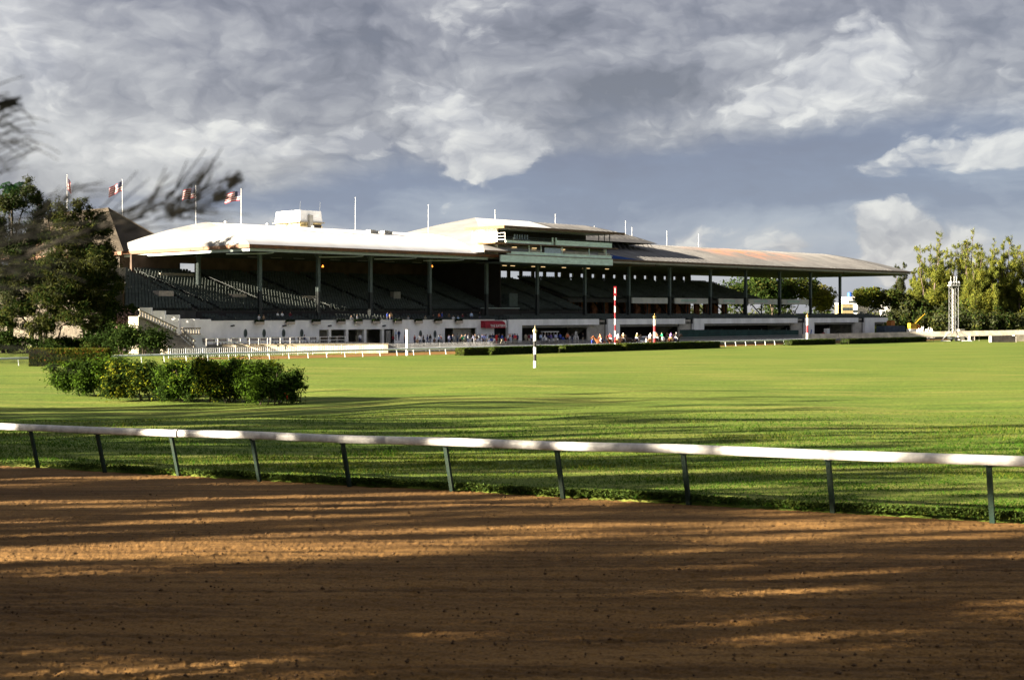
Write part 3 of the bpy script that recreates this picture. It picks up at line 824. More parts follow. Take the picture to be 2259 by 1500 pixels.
# fascias, gutters, soffit
part('ceiling', 'ceiling', (EL + .4, -22, .2, 40.5, 15.22, 15.4), (-21.9, ER - .4, .2, 40, 15.24, 15.42))
part('copper_fascia', 'copper', (EL - .25, -31.2, -.62, -.34, 15.45, 15.98), (EL - .25, EL - .02, -.33, 41, 15.45, 15.98))
part('eave_beam', 'steel_pale', (EL + .1, -33.5, -.2, .12, 14.98, 15.40))
part('eave_beam', 'steel_pale', (EL + .1, EL + .4, .13, 41, 14.98, 15.40))
part('brown_fascia', 'brown_fascia', (-2.0, ER + .2, -.60, -.34, 15.66, 15.98), (ER + .01, ER + .22, -.33, 40.5, 15.66, 15.98))
part('eave_gutter', 'grey_fascia', (-2.0, ER - .1, -.42, -.1, 15.30, 15.63))
part('eave_beam', 'steel_green', (ER - .9, ER - .5, .3, 40, 14.95, 15.22))
for px in (602, 800, 917, 1022):
    s = S_of(px, 0); mb = MB(); mb.path([(s, -.1, 15.2), (s, -.1, 14.85), (s - 1.0, .8, 14.72), (s - 6, 3.5, 14.6)], .09, 6); mb.build('downpipe', 'steel_pale', GS)
for px in (1445, 1625, 1860):
    s = S_of(px, 0); mb = MB(); mb.path([(s, -.2, 15.35), (s, -.2, 15.05), (s - 8, 4.5, 14.95)], .08, 6); mb.build('downpipe', 'brown_fascia', GS)
# ceiling purlins and lamps
for k in range(14):
    y = 3 + k * 2.6; part('purlin', 'steel_dark', (EL + 1, ER - 1.2, y, y + .16, 14.98, 15.21))
LAMPS = [(712, 588, 'lamp_warm'), (953, 588, 'lamp_warm')]
for px, py, m in LAMPS:
    s = S_of(px, -4.6); z = Z_of(px, py, -4.6); mb = MB(); mb.lathe([(.04, .24), (.08, .15), (.18, -.09), (.15, -.12)], (s, 4.6, z), 8); o = mb.build('eave_lamp', m, GS)
for px, py in ((1114, 593), (1132, 597), (1178, 595), (1245, 597), (1199, 599), (1298, 599), (1340, 601), (1291, 602)):
    t = -16; s = S_of(px, t); part('ceiling_light', 'lamp_pale', (s - .5, s + .5, 16, 16.25, 14.80, 14.90))
for px in (560, 610, 660, 740, 800, 860, 920):
    s = S_of(px, -14); part('ceiling_light', 'galv', (s - 1.1, s + 1.1, 14, 14.12, 14.7, 14.8))

# columns: H section, green above and dark below
def column_mesh(h, zs):
    mb = MB(); w = .26
    for a, b, m in ((0, zs, 1), (zs, h, 0)):
        mb.box(-w, w, -.26, -.20, a, b, m); mb.box(-w, w, .20, .26, a, b, m); mb.box(-.05, .05, -.20, .20, a, b, m)
    mb.box(-w - .1, w + .1, -.36, .36, 0, .1, 1); mb.box(-w - .15, w + .15, -.40, .40, h - .25, h, 0)
    mb.box(-.35, .35, -.14, .14, h - .8, h - .25, 0)
    o = mb.build('column', ['steel_green', 'steel_dark']); me = o.data; bpy.data.objects.remove(o); return me
CM = column_mesh(10.2, 4.3)
for px in (573, 702, 817, 948, 1073, 1185, 1290, 1387, 1477, 1567, 1645, 1720, 1788, 1853):
    share('column', CM, (S_of(px, -4), 4.0, 4.85), GS)
for y in (19.5, 31.0): share('column', column_mesh(9.2, 3.4) if y < 20 else CM, (-79.2, y, 5.8 if y < 20 else 4.85), GS)

# decks: stepped concrete under the seats
def deck(s0, s1, poly): 
    mb = MB(); mb.prism(poly, 'x', s0, s1); return mb.build('seating_deck', 'deck', GS)
NROW_F, NROW_U = 6, 24
def front_rows(): return [(.7 + .8 * i, 4.05 + .15 * i) for i in range(NROW_F)]
def upper_rows(y0=8.2, z0=6.1, n=24, dy=.82, dz=.265): return [(y0 + dy * i, z0 + dz * i) for i in range(n)]
def stepped(rows, dy, under=.5):
    top = []
    for (y, z) in rows: top += [(y - .1, z), (y + dy - .1, z)]
    return top + [(top[-1][0], top[-1][1] - under), (top[0][0], top[0][1] - under)]
fr = front_rows(); ur = upper_rows(); ur_r = upper_rows(13.2, 8.6, 18, .82, .235)
deck(-90, 104, stepped(fr, .8))
part('crosswalk', 'deck', (-90, 104, 5.42, 8.0, 4.3, 4.86))
deck(-87, 2, stepped(ur, .82)); deck(2.05, 70, stepped(ur_r, .82))
mb = MB(); mb.prism([(8.1, 4.87)] + [(y - .1, z - .05) for y, z in ur] + [(27.8, 12.1), (27.8, 0), (8.1, 0)], 'x', -86.9, -86.6); mb.build('end_wall', 'deck', GS)
for (y, z) in ur: part('seating_deck', 'deck', (S_of(279, -y), -87.01, y - .1, y + .72, 0, z))
part('dado_wall', 'dark_wall', (-87, 2, 7.9, 8.07, 4.87, 6.0))
part('rear_wall', 'brown_wall', (-87, -21, 28.4, 28.7, 0, 12.6), (-20.9, 2, 28.4, 28.7, 0, 12.6), (2.05, 62, 28.4, 28.7, 0, 12.75))
part('under_stand_wall', 'concrete', (-90, 104, 8.1, 8.4, 0, 4.8))

# seats: pans and backs in rows with aisles
def seats(name, rows, s0, s1, aisles, m, pitch=.56, parent=GS, skip=.0):
    P = []
    for (y, z) in rows:
        s = s0 + .3
        while s < s1:
            if all(abs(s - (a + (y - rows[0][0]) * sl)) > .62 for a, sl in aisles) and random.random() > skip: P.append((s, y, z))
            s += pitch
    if not P: return
    P = np.array(P)
    def boxv(x0, x1, y0, y1, z0, z1, tilt=0):
        return np.array([(x0, y0, z0), (x1, y0, z0), (x1, y1, z0), (x0, y1, z0), (x0, y0 + tilt, z1), (x1, y0 + tilt, z1), (x1, y1 + tilt, z1), (x0, y1 + tilt, z1)])
    f6 = np.array([(0, 3, 2, 1), (4, 5, 6, 7), (0, 1, 5, 4), (1, 2, 6, 5), (2, 3, 7, 6), (3, 0, 4, 7)])
    one = np.concatenate([boxv(-.22, .22, .12, .52, .40, .45), boxv(-.22, .22, .50, .55, .45, .86, .08), boxv(-.03, .03, .25, .4, 0, .40)])
    fs = np.concatenate([f6, f6 + 8, f6 + 16])
    V = (P[:, None, :] + one[None]).reshape(-1, 3); Fq = (fs[None] + (np.arange(len(P)) * 24)[:, None, None]).reshape(-1, 4)
    o = np_obj(name, V, Fq, m, parent); tag(o, kind='stuff')
AI = [(a, .0) for a in range(-86, 2, 11)]
AIS = [(a, -.18) for a in (-83, -72, -61, -50, -39, -28, -13, -4)]
seats('box_seats', fr, -88, -26, [(a, 0) for a in range(-84, -26, 7)], 'seat_dark', .62, skip=.12)
seats('front_seats', fr, -25, 103, [(a, 0) for a in range(-20, 104, 9)], 'seat_green', .56)
seats('upper_seats', ur, -86.5, -22, AIS, 'seat_green')
for (y, z) in ur: seats('upper_seats', [(y, z)], S_of(280, -y), -87.2, [], 'seat_green')
seats('upper_seats', ur, -20.5, 1.5, AIS, 'seat_green')
seats('upper_seats', ur_r, 2.6, 69.5, [(a, -.18) for a in range(10, 75, 10)], 'seat_green')
# aisle rails (dark slanting steps)
for a, sl in AIS:
    V = [(a + (y - 8.2) * sl, y, z) for (y, z) in ur]
    mb = MB(); mb.path([(x - .5, y, z + .9) for (x, y, z) in V[::4]], .035, 4)
    for (x, y, z) in V[::4]: mb.tube((x - .5, y, z), (x - .5, y, z + .9), .03, .03, 4)
    mb.build('aisle_rail', 'steel_dark', GS)
# front walk railing of the upper tier
def railing(name, pts, h, m, parent, step=2.0, r=.03, mids=1):
    mb = MB()
    for i in range(len(pts) - 1):
        p, q = Vector(pts[i]), Vector(pts[i + 1])
        for k in range(mids + 1):
            z = h * (1 - k / (mids + 1)); mb.tube(p + Vector((0, 0, z)), q + Vector((0, 0, z)), r, r, 5)
        n = max(1, int((q - p).length / step))
        for j in range(n + 1):
            c = p.lerp(q, j / n); mb.tube(c, c + Vector((0, 0, h)), r, r, 5)
    return mb.build(name, m, parent)
railing('upper_railing', [(-87, 7.75, 6.0), (2, 7.75, 6.0)], .8, 'steel_dark', GS, 1.4)
railing('front_railing', [(-25, .2, 4.5), (103, .2, 4.5)], .75, 'steel_dark', GS, 1.8, .025, 2)
railing('front_railing', [(-89, .25, 4.45), (-29, .25, 4.45)], .6, 'steel_dark', GS, 1.6, .03, 1)

# dark partition between the stands, booth and small box
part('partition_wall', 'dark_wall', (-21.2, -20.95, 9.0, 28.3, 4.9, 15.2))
s0, s1 = S_of(1064, -5), S_of(1145, -5)
part('booth_wall', 'dark_wall', (s0, s1, 5.0, 5.3, 4.87, 6.55)); part('booth_cap', 'steel_pale', (s0 - .1, s1 + .1, 4.9, 5.4, 6.56, 6.68))
s = S_of(1127, -10); part('camera_booth', 'steel_green', (s - 1.1, s + 1.1, 9.3, 11, 7.0, 9.4)); 
s = S_of(873, -14); part('camera_booth', 'grey_fascia', (s - .8, s + .8, 13.6, 14.6, 8.0, 9.5))
for px, py in ((525, 654), (363, 647), (680, 657)):
    s = S_of(px, -14); z = Z_of(px, py, -14); part('vomitory_hood', 'terracotta', (s - 1.3, s + 1.3, 13.5, 15.2, z - .45, z + .35))

# rear wall above the seats: piers and openings on to the sky
def rear(s0, s1, pitch, w, sill, head, m, lint=True):
    part('rear_sill', m, (s0, s1, 28.35, 28.8, sill - .3, sill))
    part('rear_lintel', m, (s0, s1, 28.35, 28.8, head, 15.2))
    s = s0
    while s < s1 - .1:
        part('rear_pier', m, (s, min(s + w, s1), 28.3, 28.85, sill, head)); s += pitch
rear(-20.9, 17, 3.6, .55, 12.7, 14.35, 'dark_wall')
rear(17.05, 62, 3.6, 2.3, 12.9, 14.2, 'dark_wall')
rear(-86, -74, 12, 8.6, 12.5, 14.0, 'brown_wall'); part('rear_upper_wall', 'brown_wall', (-73.9, -21.3, 28.35, 28.8, 12.5, 15.2))
part('parapet', 'stone', (S_of(355, -24), S_of(430, -24), 24.2, 24.5, 10.9, 12.2))

# upper balcony of the right hand stand
bx = [(1395, 1475), (1489, 1562), (1586, 1640), (1652, 1715), (1726, 1784)]
for a, b in bx: part('balcony_fascia', 'white_wall', (S_of(a, -12.4), S_of(b, -12.4), 12.4, 12.7, 7.75, 8.95))
for a, b in bx[1:]: 
    sa, sb = S_of(a, -12.3), S_of(b, -12.3); d = sb - sa
    part('balcony_panel', 'teal_paint', (sa + d * .2, sa + d * .65, 12.3, 12.38, 8.2, 8.7))
part('balcony_floor', 'deck', (2.1, 78, 12.75, 13.0, 7.9, 8.3))
for i, s in enumerate(range(14, 76, 7)):
    mb = MB(); mb.tube((s, 14, 4.8), (s, 14, 8.4), .16, .16, 6); mb.tube((s, 14, 5.2), (s + 2.2, 20, 9.4), .14, .14, 5); mb.build('balcony_strut', 'steel_dark', GS)
for i, s in enumerate(np.linspace(9, 62, 16)):
    part('brick_pier', 'brick_wall', (s, s + 1.6, 19.0, 19.6, 4.8, 9.2))
part('lower_floor', 'deck', (2, 76, 8.45, 24, 4.2, 4.78))

# front wall of the left hand stand
def wall(m, *bs): part('front_wall', m, *bs)
def sx(px, t=0): return S_of(px, t)
zt = 4.5
wall('white_wall', (-90.2, sx(703), -.15, .2, 0, zt))
wall('white_wall', (sx(703) + .001, sx(868), -.15, .2, 3.15, zt))
wall('white_wall', (sx(868) + .001, sx(980), -.15, .2, 0, zt))
wall('white_wall', (sx(980) + .001, sx(1050), -.15, .2, 3.2, zt))
wall('white_wall', (sx(1050) + .001, sx(1089), -.15, .2, 0, zt))
wall('white_wall', (sx(1089) + .001, sx(1116), -.15, .2, 3.2, zt))
part('wall_coping', 'white_paint', (-90.3, sx(1089), -.25, .28, zt + .002, zt + .14))
for px in (727, 765, 805, 844): s = sx(px); part('pillar', 'white_paint', (s - .24, s + .24, -.1, .38, .6, 3.148))
for px in (745, 826): s = sx(px); part('inner_wall', 'concrete', (s - 1.2, s + 1.2, 3.0, 3.3, .6, 3.4))
part('inner_wall', 'concrete', (sx(1010), sx(1050), 1.2, 1.5, .6, 3.4))
part('door_leaf', 'grey_fascia', (sx(852), sx(862), .05, .12, .7, 2.9))
def oval(s, z):
    mb = MB(); n = 18; vs = []
    for k in range(n):
        a = 2 * math.pi * k / n
        for (r, y) in ((1, -.15), (1, -.24), (.72, -.24), (.72, -.17)): vs.append((s + math.cos(a) * .30 * r, y, z + math.sin(a) * .62 * r))
    fs = []
    for k in range(n):
        for q in range(3): fs.append((4 * k + q, 4 * ((k + 1) % n) + q, 4 * ((k + 1) % n) + q + 1, 4 * k + q + 1))
    mb.add(vs, fs); o = mb.build('oval_window', 'steel_green', GS)
    mb = MB(); mb.add([(s + math.cos(2 * math.pi * k / n) * .23, -.175, z + math.sin(2 * math.pi * k / n) * .46) for k in range(n)], [list(range(n))]); mb.build('pane', 'glass_dark', o)
    part('glazing_bar', 'steel_green', (s - .02, s + .02, -.21, -.18, z - .45, z + .45), parent=o)
for px, py in ((540, 735), (581, 735), (624, 735), (664, 735), (894, 736), (926, 737), (958, 737)): oval(sx(px), Z_of(px, py, 0))
for px in (511, 625, 725, 845): 
    s = sx(px); z = Z_of(px, 719, 0); part('wall_lamp', 'steel_dark', (s - .28, s - .04, -.4, -.16, z - .1, z + .1), (s + .05, s + .28, -.42, -.16, z - .05, z + .15))
# lower beams of the right hand stand
BE = [(1120, 1320, 1150), (1340, 1510, 1366), (1530, 1758, 1552), (1776, 1892, 1795), (1907, 1957, 1928)]
for a, b, c in BE:
    part('front_beam', 'white_wall', (sx(a), sx(b), -.2, .18, 3.55, 4.62))
    part('front_pier', 'white_wall', (sx(a), sx(c), -.18, .5, 0, 3.549))
    mb = MB(); mb.prism([(.6, 3.5), (7.5, 3.5), (7.5, .6), (6.8, .6), (2.5, 2.9), (.6, 2.9)], 'x', sx(b) - .8, sx(b) - .4); mb.build('raker', 'concrete', GS)
    part('soffit_beam', 'grey_fascia', (sx(c) + .1, sx(b) - 1.2, .7, 1.0, 3.1, 3.5))
for (a, b) in ((1301, 1339), (1502, 1529), (1750, 1775), (1886, 1906)):
    mb = MB(); mb.prism([(sx(a), .5), (sx(b), .5), (sx(b), 4.4), (sx(a) + .8, 4.4), (sx(a), 2.8)], 'y', .6, .9); mb.build('ramp_wall', 'concrete', GS)
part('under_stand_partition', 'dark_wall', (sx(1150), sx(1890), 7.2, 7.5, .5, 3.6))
part('entrance_shade', 'dark_wall', (sx(1089), sx(1119), 1.6, 1.9, .5, 4.2))  # dark sheet standing in for the shade inside the entrance
# awning with lettering
def text_mesh(txt, size, m, parent, loc, rot, ext=.01, name='lettering'):
    cu = bpy.data.curves.new('txt', 'FONT'); cu.body = txt; cu.size = size; cu.extrude = ext; cu.align_x = 'CENTER'; cu.align_y = 'CENTER'
    to = bpy.data.objects.new('txt', cu); COL.objects.link(to)
    dg = bpy.context.evaluated_depsgraph_get(); me = bpy.data.meshes.new_from_object(to.evaluated_get(dg))
    bpy.data.objects.remove(to); me.name = name; me.materials.clear(); me.materials.append(M(m))
    o = bpy.data.objects.new(name, me); link(o, parent); o.location = loc; o.rotation_euler = rot; return o
a0, a1 = sx(1068, 1), sx(1113, 1)
mb = MB(); pr = [(-.16, 4.42), (-.6, 4.38), (-1.0, 4.2), (-1.25, 3.85), (-1.3, 3.15), (-1.24, 3.15), (-1.2, 3.8), (-.95, 4.1), (-.55, 4.28), (-.16, 4.32)]
mb.prism(pr, 'x', a0, a1); 
for x in (a0 + .02, a1 - .06): mb.prism([(-.16, 4.3), (-.55, 4.26), (-.95, 4.08), (-1.18, 3.8), (-1.22, 3.2), (-.16, 3.2)], 'x', x, x + .04)
AW = mb.build('awning', 'red_awning', GS)
mat('letter_white', (.80, .76, .76), .7, .02)
text_mesh('THE EATERY', .66, 'letter_white', AW, ((a0 + a1) / 2 + .55, -1.325, 3.5), (R(90), 0, 0))

# angled stepped wall, stairs and balustrades at the left end
mb = MB()
def wl(px, Y): return L_(Vector(((px - CX) / F * Y, Y, 0)))
steps = [(309, 335, 6.55), (335, 365, 6.1), (365, 396, 5.5), (396, 440, 4.93)]
for a, b, z in steps:
    p, q = wl(a, 205.5), wl(b, 205.0); d = (q - p).normalized(); nn = Vector((-d.y, d.x, 0)) * .18
    vs = [p - nn, q - nn, q + nn, p + nn]; vs = vs + [v + Vector((0, 0, z)) for v in vs]
    mb2 = MB(); mb2.add(vs, [(0, 3, 2, 1), (4, 5, 6, 7), (0, 1, 5, 4), (1, 2, 6, 5), (2, 3, 7, 6), (3, 0, 4, 7)]); mb2.build('stepped_wall', 'white_wall', GS)
part('front_wall', 'white_wall', (-93.0, -90.21, -.6, -.2, 0, 4.85))
ST = empty('stair', (0, 0, 0)); ST.parent = GS
n = 15
for i in range(n):
    s = -104 + 6.0 * i / n; z = 5.3 - 2.6 * i / n; part('step', 'stone', (s, s + 6.0 / n + .002 * (i % 2), -3.8, -1.2, 0 + .2, z), parent=ST)
part('landing', 'stone', (-97.99, -95.4, -3.85, -1.2, .2, 2.68), parent=ST)
for i in range(9):
    y = -3.9 - .42 * i; z = 2.5 - .2 * i; part('step', 'stone', (-101.4, -97.6, y - .42, y, .15, z), parent=ST)
def balustrade(p, q, n, h=1.0):
    p = Vector(p); q = Vector(q); d = (q - p); dn = Vector((d.x, d.y, 0)).normalized(); nn = Vector((-dn.y, dn.x, 0)) * .16
    e = ST
    for nm, z0, z1 in (('base_rail', 0, .16), ('hand_rail', h - .18, h)):
        vs = [p - nn, q - nn, q + nn, p + nn]; vs = [v + Vector((0, 0, z0)) for v in vs] + [v + Vector((0, 0, z1)) for v in vs]
        mb = MB(); mb.add(vs, [(0, 3, 2, 1), (4, 5, 6, 7), (0, 1, 5, 4), (1, 2, 6, 5), (2, 3, 7, 6), (3, 0, 4, 7)]); mb.build(nm, 'stone', e)
    b = MB(); hh = h - .34; b.lathe([(.10, 0), (.10, .06), (.05, .10), (.10, hh * .38), (.045, hh * .75), (.09, hh - .05), (.09, hh)], (0, 0, 0), 8)
    o = b.build('baluster', 'stone', e, True); me = o.data; o.location = p + d * (.5 / n) + Vector((0, 0, .16))
    for i in range(1, n): share('baluster', me, p + d * ((i + .5) / n) + Vector((0, 0, .16)), e)
balustrade((-104, -3.95, 5.3), (-98, -3.95, 2.75), 14)
balustrade((-97.4, -7.4, 1.0), (-97.4, -4.0, 2.7), 6)
balustrade((-97.2, -3.95, 2.72), (-94.2, -3.95, 2.72), 7)
part('terrace_wall', 'white_wall', (-97.4, -93.2, -3.9, -3.6, 0, 2.68))
railing('hand_rail', [(-101, -3.0, 4.0), (-98, -3.0, 2.75)], .9, 'galv', GS, 1.0)

# press box hung on the roof front
PBX = empty('press_box', (0, 0, 0)); PBX.parent = GS
xa, xb = -31.2, -2.7
def pb(name, m, *b): return part(name, m, *b, parent=PBX)
pb('flat_roof', 'roof_white', (xa - 1.2, xb + 2.6, -3.2, 6.6, 20.6, 20.86))
pb('roof_fascia', 'brown_fascia', (xa - 1.2, xb + 2.6, -3.36, -3.21, 20.42, 20.88))
pb('roof_fascia', 'tan_fascia', (xa - 1.36, xa - 1.21, -3.3, 6.6, 20.42, 20.88))
pb('side_wall', 'white_wall', (xa, xa + .25, -.2, 6.0, 16.0, 20.59))
pb('rear_wall', 'dark_wall', (xa + .26, xb, 4.2, 4.5, 15.3, 20.59))
pb('floor_slab', 'brown_fascia', (xa, xb + 1.6, -2.5, 4.15, 17.72, 17.96)); pb('slab_edge', 'tan_fascia', (xa - 2.6, xa - .01, -2.3, 2.0, 17.78, 18.0))
pb('balcony_front', 'teal_paint', (xa + 13.2, xb, -2.3, -2.12, 17.97, 18.86)); pb('balcony_front', 'teal_paint', (xa + .1, xa + 11.8, -2.3, -2.12, 17.97, 18.42))
pb('balcony_end', 'teal_paint', (xb - .2, xb - .01, -2.1, 4.1, 17.97, 18.86))
railing('balcony_rail', [(xa + .1, -2.2, 18.42), (xa + 11.8, -2.2, 18.42)], .62, 'steel_green', PBX, 1.8)
railing('balcony_rail', [(xa + 13.2, -2.2, 18.86), (xb, -2.2, 18.86)], .28, 'steel_green', PBX, 1.8, mids=0)
railing('side_rail', [(xa - .1, -2.3, 17.99), (xa - .1, 1.5, 17.99)], 1.7, 'white_paint', PBX, 2.0, .05, 2)
for y in (-1.9, -.6, .8): pb('corner_post', 'steel_dark', (xb - .2, xb - .08, y, y + .12, 18.87, 20.59))
for q in (12.0, 12.9): pb('gate_post', 'teal_paint', (xa + q, xa + q + .25, -2.32, -2.1, 17.97, 19.3))
pb('lower_front', 'teal_paint', (xa + .5, xa + 14.9, -2.2, -2.0, 16.02, 16.52)); pb('lower_front', 'teal_paint', (xa + 14.95, xb, -2.2, -2.0, 15.98, 16.48))
pb('lower_ledge', 'grey_fascia', (xa + .4, xb, -2.5, 4.1, 15.82, 15.97))
pb('girder', 'teal_paint', (xa - 1.2, xa + 14.9, -2.45, -2.1, 14.62, 15.81)); pb('girder', 'teal_paint', (xa + 14.95, xb + .1, -2.42, -2.1, 14.66, 15.80))
pb('underside', 'steel_green', (xa - 1, xb, -2.05, 4.1, 14.5, 14.62))
for q0, q1, z1, m in ((.8, 6.0, 17.25, 'glass_dark'), (6.2, 9.0, 17.15, 'grey_fascia'), (10.2, 14.6, 17.7, 'chair_blue'), (15.6, 22.0, 17.2, 'grey_fascia'), (24.8, 28.2, 17.15, 'grey_fascia')):
    pb('window_panel', m, (xa + q0, xa + q1, -2.08, -2.02, 16.5, z1 - .25))
for q in (6.1, 9.2, 14.8, 22.2, 27.0): pb('mullion', 'teal_paint', (xa + q, xa + q + .14, -2.12, -1.98, 16.53, 17.71))
for q in (3.5, 8.6, 16.2): pb('box_light', 'lamp_pale', (xa + q, xa + q + 1.1, -.6, -.45, 17.3, 17.42))
pb('pier', 'white_paint', (xb - 1.6, xb - 1.2, -1.9, -1.6, 16.8, 17.71))
# lean-to eave left of the box
pb('lean_to_fascia', 'brown_fascia', (-36.2, -29.8, -2.32, -2.12, 16.2, 16.55)); pb('lean_to_fascia', 'grey_fascia', (-36.4, -36.2, -2.3, 1.5, 16.2, 16.5))
# chairs on the box balcony (things of their own)
def chair_row():
    first = None
    for i in range(6):
        px = 1138 + i * 5.6; s = S_of(px, .7); p = B(s, .7, 17.97)
        lab = 'blue grey high-backed chair on the press box balcony, ' + ['first from the left', 'second from the left', 'third from the left', 'fourth from the left', 'fifth from the left', 'rightmost of the row'][i]
        if first is None:
            e = empty('balcony_chair', p, BROT + .5, lab, 'chair', 'chairs on the press box balcony')
            mb = MB(); mb.box(-.22, .22, -.2, .22, .78, .84); mb.build('seat', 'chair_blue', e)
            mb = MB(); mb.prism([(-.24, .86), (.24, .86), (.27, 1.55), (.1, 1.72), (-.1, 1.72), (-.27, 1.55)], 'y', .18, .25); mb.build('backrest', 'chair_blue', e)
            for x in (-.19, .19):
                for y in (-.17, .19): q = MB(); q.tube((x, y, 0), (x, y, .78), .02, .02, 5); q.build('leg', 'galv', e)
            first = e
        else:
            c = copy_tree(first); c.location = p; c['label'] = lab
chair_row()
# rooftop vents
for px, py, t in ((822, 515, -14), (853, 519, -14)):
    s = S_of(px, t); z = roof_z(s, -t); mb = MB(); mb.box(s - .9, s + .9, -t - .5, -t + .5, z - .2, z + .45); mb.box(s - 1.0, s + .2, -t - .6, -t + .6, z + .46, z + .56); mb.build('roof_vent', 'grey_fascia', r1)
for px in (358, 500, 592, 693):
    s = S_of(px, -20) if px > 420 else -79.5 + 6; s = max(s, -75); z = roof_z(s, 20.3); mb = MB(); mb.lathe([(.15, -.2), (.15, .15), (.35, .18), (.05, .4)], (s, 20.3, z), 8); mb.build('roof_ventilator', 'roof_white', r1)

# ------------------------------------------------------------------ flags and poles on the roof
def flag_mat():
    m = bpy.data.materials.new('flag_cloth'); m.use_nodes = True; nt = m.node_tree; N = nt.nodes; L = nt.links; p = N['Principled BSDF']; p.inputs['Roughness'].default_value = .8
    uv = N.new('ShaderNodeUVMap'); sp = N.new('ShaderNodeSeparateXYZ'); L.new(uv.outputs[0], sp.inputs[0])
    def mt(op, a, b):
        n = N.new('ShaderNodeMath'); n.operation = op
        for i, v in enumerate((a, b)):
            if isinstance(v, (int, float)): n.inputs[i].default_value = v
            else: L.new(v, n.inputs[i])
        return n.outputs[0]
    st = mt('MODULO', mt('FLOOR', mt('MULTIPLY', sp.outputs[1], 9.0), 0), 2.0)      # odd stripes white
    mx = N.new('ShaderNodeMixRGB'); L.new(st, mx.inputs[0]); mx.inputs[1].default_value = (.30, .004, .010, 1); mx.inputs[2].default_value = (.50, .49, .50, 1)
    can = mt('MULTIPLY', mt('LESS_THAN', sp.outputs[0], .4), mt('GREATER_THAN', sp.outputs[1], 4 / 9.))
    vx = N.new('ShaderNodeTexVoronoi'); vx.inputs['Scale'].default_value = 16; vx.inputs['Randomness'].default_value = .25; L.new(uv.outputs[0], vx.inputs['Vector'])
    star = mt('LESS_THAN', vx.outputs['Distance'], .16)
    cc = N.new('ShaderNodeMixRGB'); L.new(star, cc.inputs[0]); cc.inputs[1].default_value = (.006, .010, .045, 1); cc.inputs[2].default_value = (.3, .3, .32, 1)
    m2 = N.new('ShaderNodeMixRGB'); L.new(can, m2.inputs[0]); L.new(mx.outputs[0], m2.inputs[1]); L.new(cc.outputs[0], m2.inputs[2])
    L.new(m2.outputs[0], p.inputs['Base Color']); MATS['flag_cloth'] = m
flag_mat()
def flagpole(px, ytop, Y, zb, label, flag=None, r=.055):
    p = W(px, ytop, Y); h = p.z - zb
    e = empty('flagpole', (p.x, p.y, zb), 0, label, 'flagpole', 'flagpoles along the grandstand roof')
    mb = MB(); mb.tube((0, 0, -.3), (0, 0, h), r, r * .6, 8); mb.build('pole', 'white_paint', e)
    mb = MB(); mb.lathe([(.01, -.09), (.09, 0), (.01, .09)], (0, 0, h + .05), 8); mb.build('finial', 'white_paint', e)
    if flag:
        wpx, drop, wv, hang = flag         # width in pixels (towards the left), sag, wave phase
        nx, ny = 18, 10; k = Y / F; wid = abs(wpx) * k; hg = hang * k; sg = -1 if wpx < 0 else 1
        me_v = []; uvs = []
        for i in range(nx + 1):
            u = i / nx
            for j in range(ny + 1):
                v = j / ny
                x = sg * u * wid * (1 - .06 * v); y = math.sin(u * 9 + wv + v * 1.2) * .22 * u ** .6
                z = h - .25 - (1 - v) * hg - drop * k * u ** 1.3 + math.sin(u * 7 + wv) * .07 * u
                me_v.append((x, y, z)); uvs.append((u, v))
        fs = [(i * (ny + 1) + j, (i + 1) * (ny + 1) + j, (i + 1) * (ny + 1) + j + 1, i * (ny + 1) + j + 1) for i in range(nx) for j in range(ny)]
        o = mesh_obj('flag', me_v, fs, 'flag_cloth', e, smooth=True)
        ul = o.data.uv_layers.new(name='UVMap')
        for lp in o.data.loops: ul.data[lp.index].uv = uvs[lp.vertex_index]
    return e
def ridge_Y(px): return B(S_of(px, -20.3), -20.3).y
flagpole(148, 387, 262, 18, 'leftmost flagpole, its striped flag hanging limp above the dark trees', (9, 14, .5, 26))
flagpole(270, 397, 254, 20, 'flagpole with a drooping striped flag above the brown slate roof', (-30, 16, 1.5, 21))
flagpole(432, 411, ridge_Y(432), 20.2, 'flagpole with a striped flag over the arched white roof end, third flag from the left', (-30, 6, 3.0, 22))
flagpole(532, 418, ridge_Y(532), 20.2, 'flagpole with the rightmost striped flag, on the white roof ridge', (-37, 7, 5.0, 21))
for px, yt, zb, lab in ((784, 437, 20.2, 'tall bare white flagpole on the roof right of the square tower'), (945, 453, 21, 'bare white flagpole on the white roof left of its highest point'),
                   (1092, 464, 23.5, 'short bare white pole just right of the highest point of the roof'), (1225, 474, 23.5, 'short bare white pole above the press box'),
                   (1380, 489, 20, 'taller of two bare white poles right of the press box'), (1394, 503, 20, 'shorter of two bare white poles right of the press box'),
                   (1471, 511, 20, 'bare white pole on the weathered roof, second from the right'), (1541, 518, 20, 'rightmost bare white pole on the weathered roof'),
                   (1311, 500, 20, 'stub of a bare white pole behind the press box roof corner')):
    flagpole(px, yt, ridge_Y(px), zb, lab, None, .05)

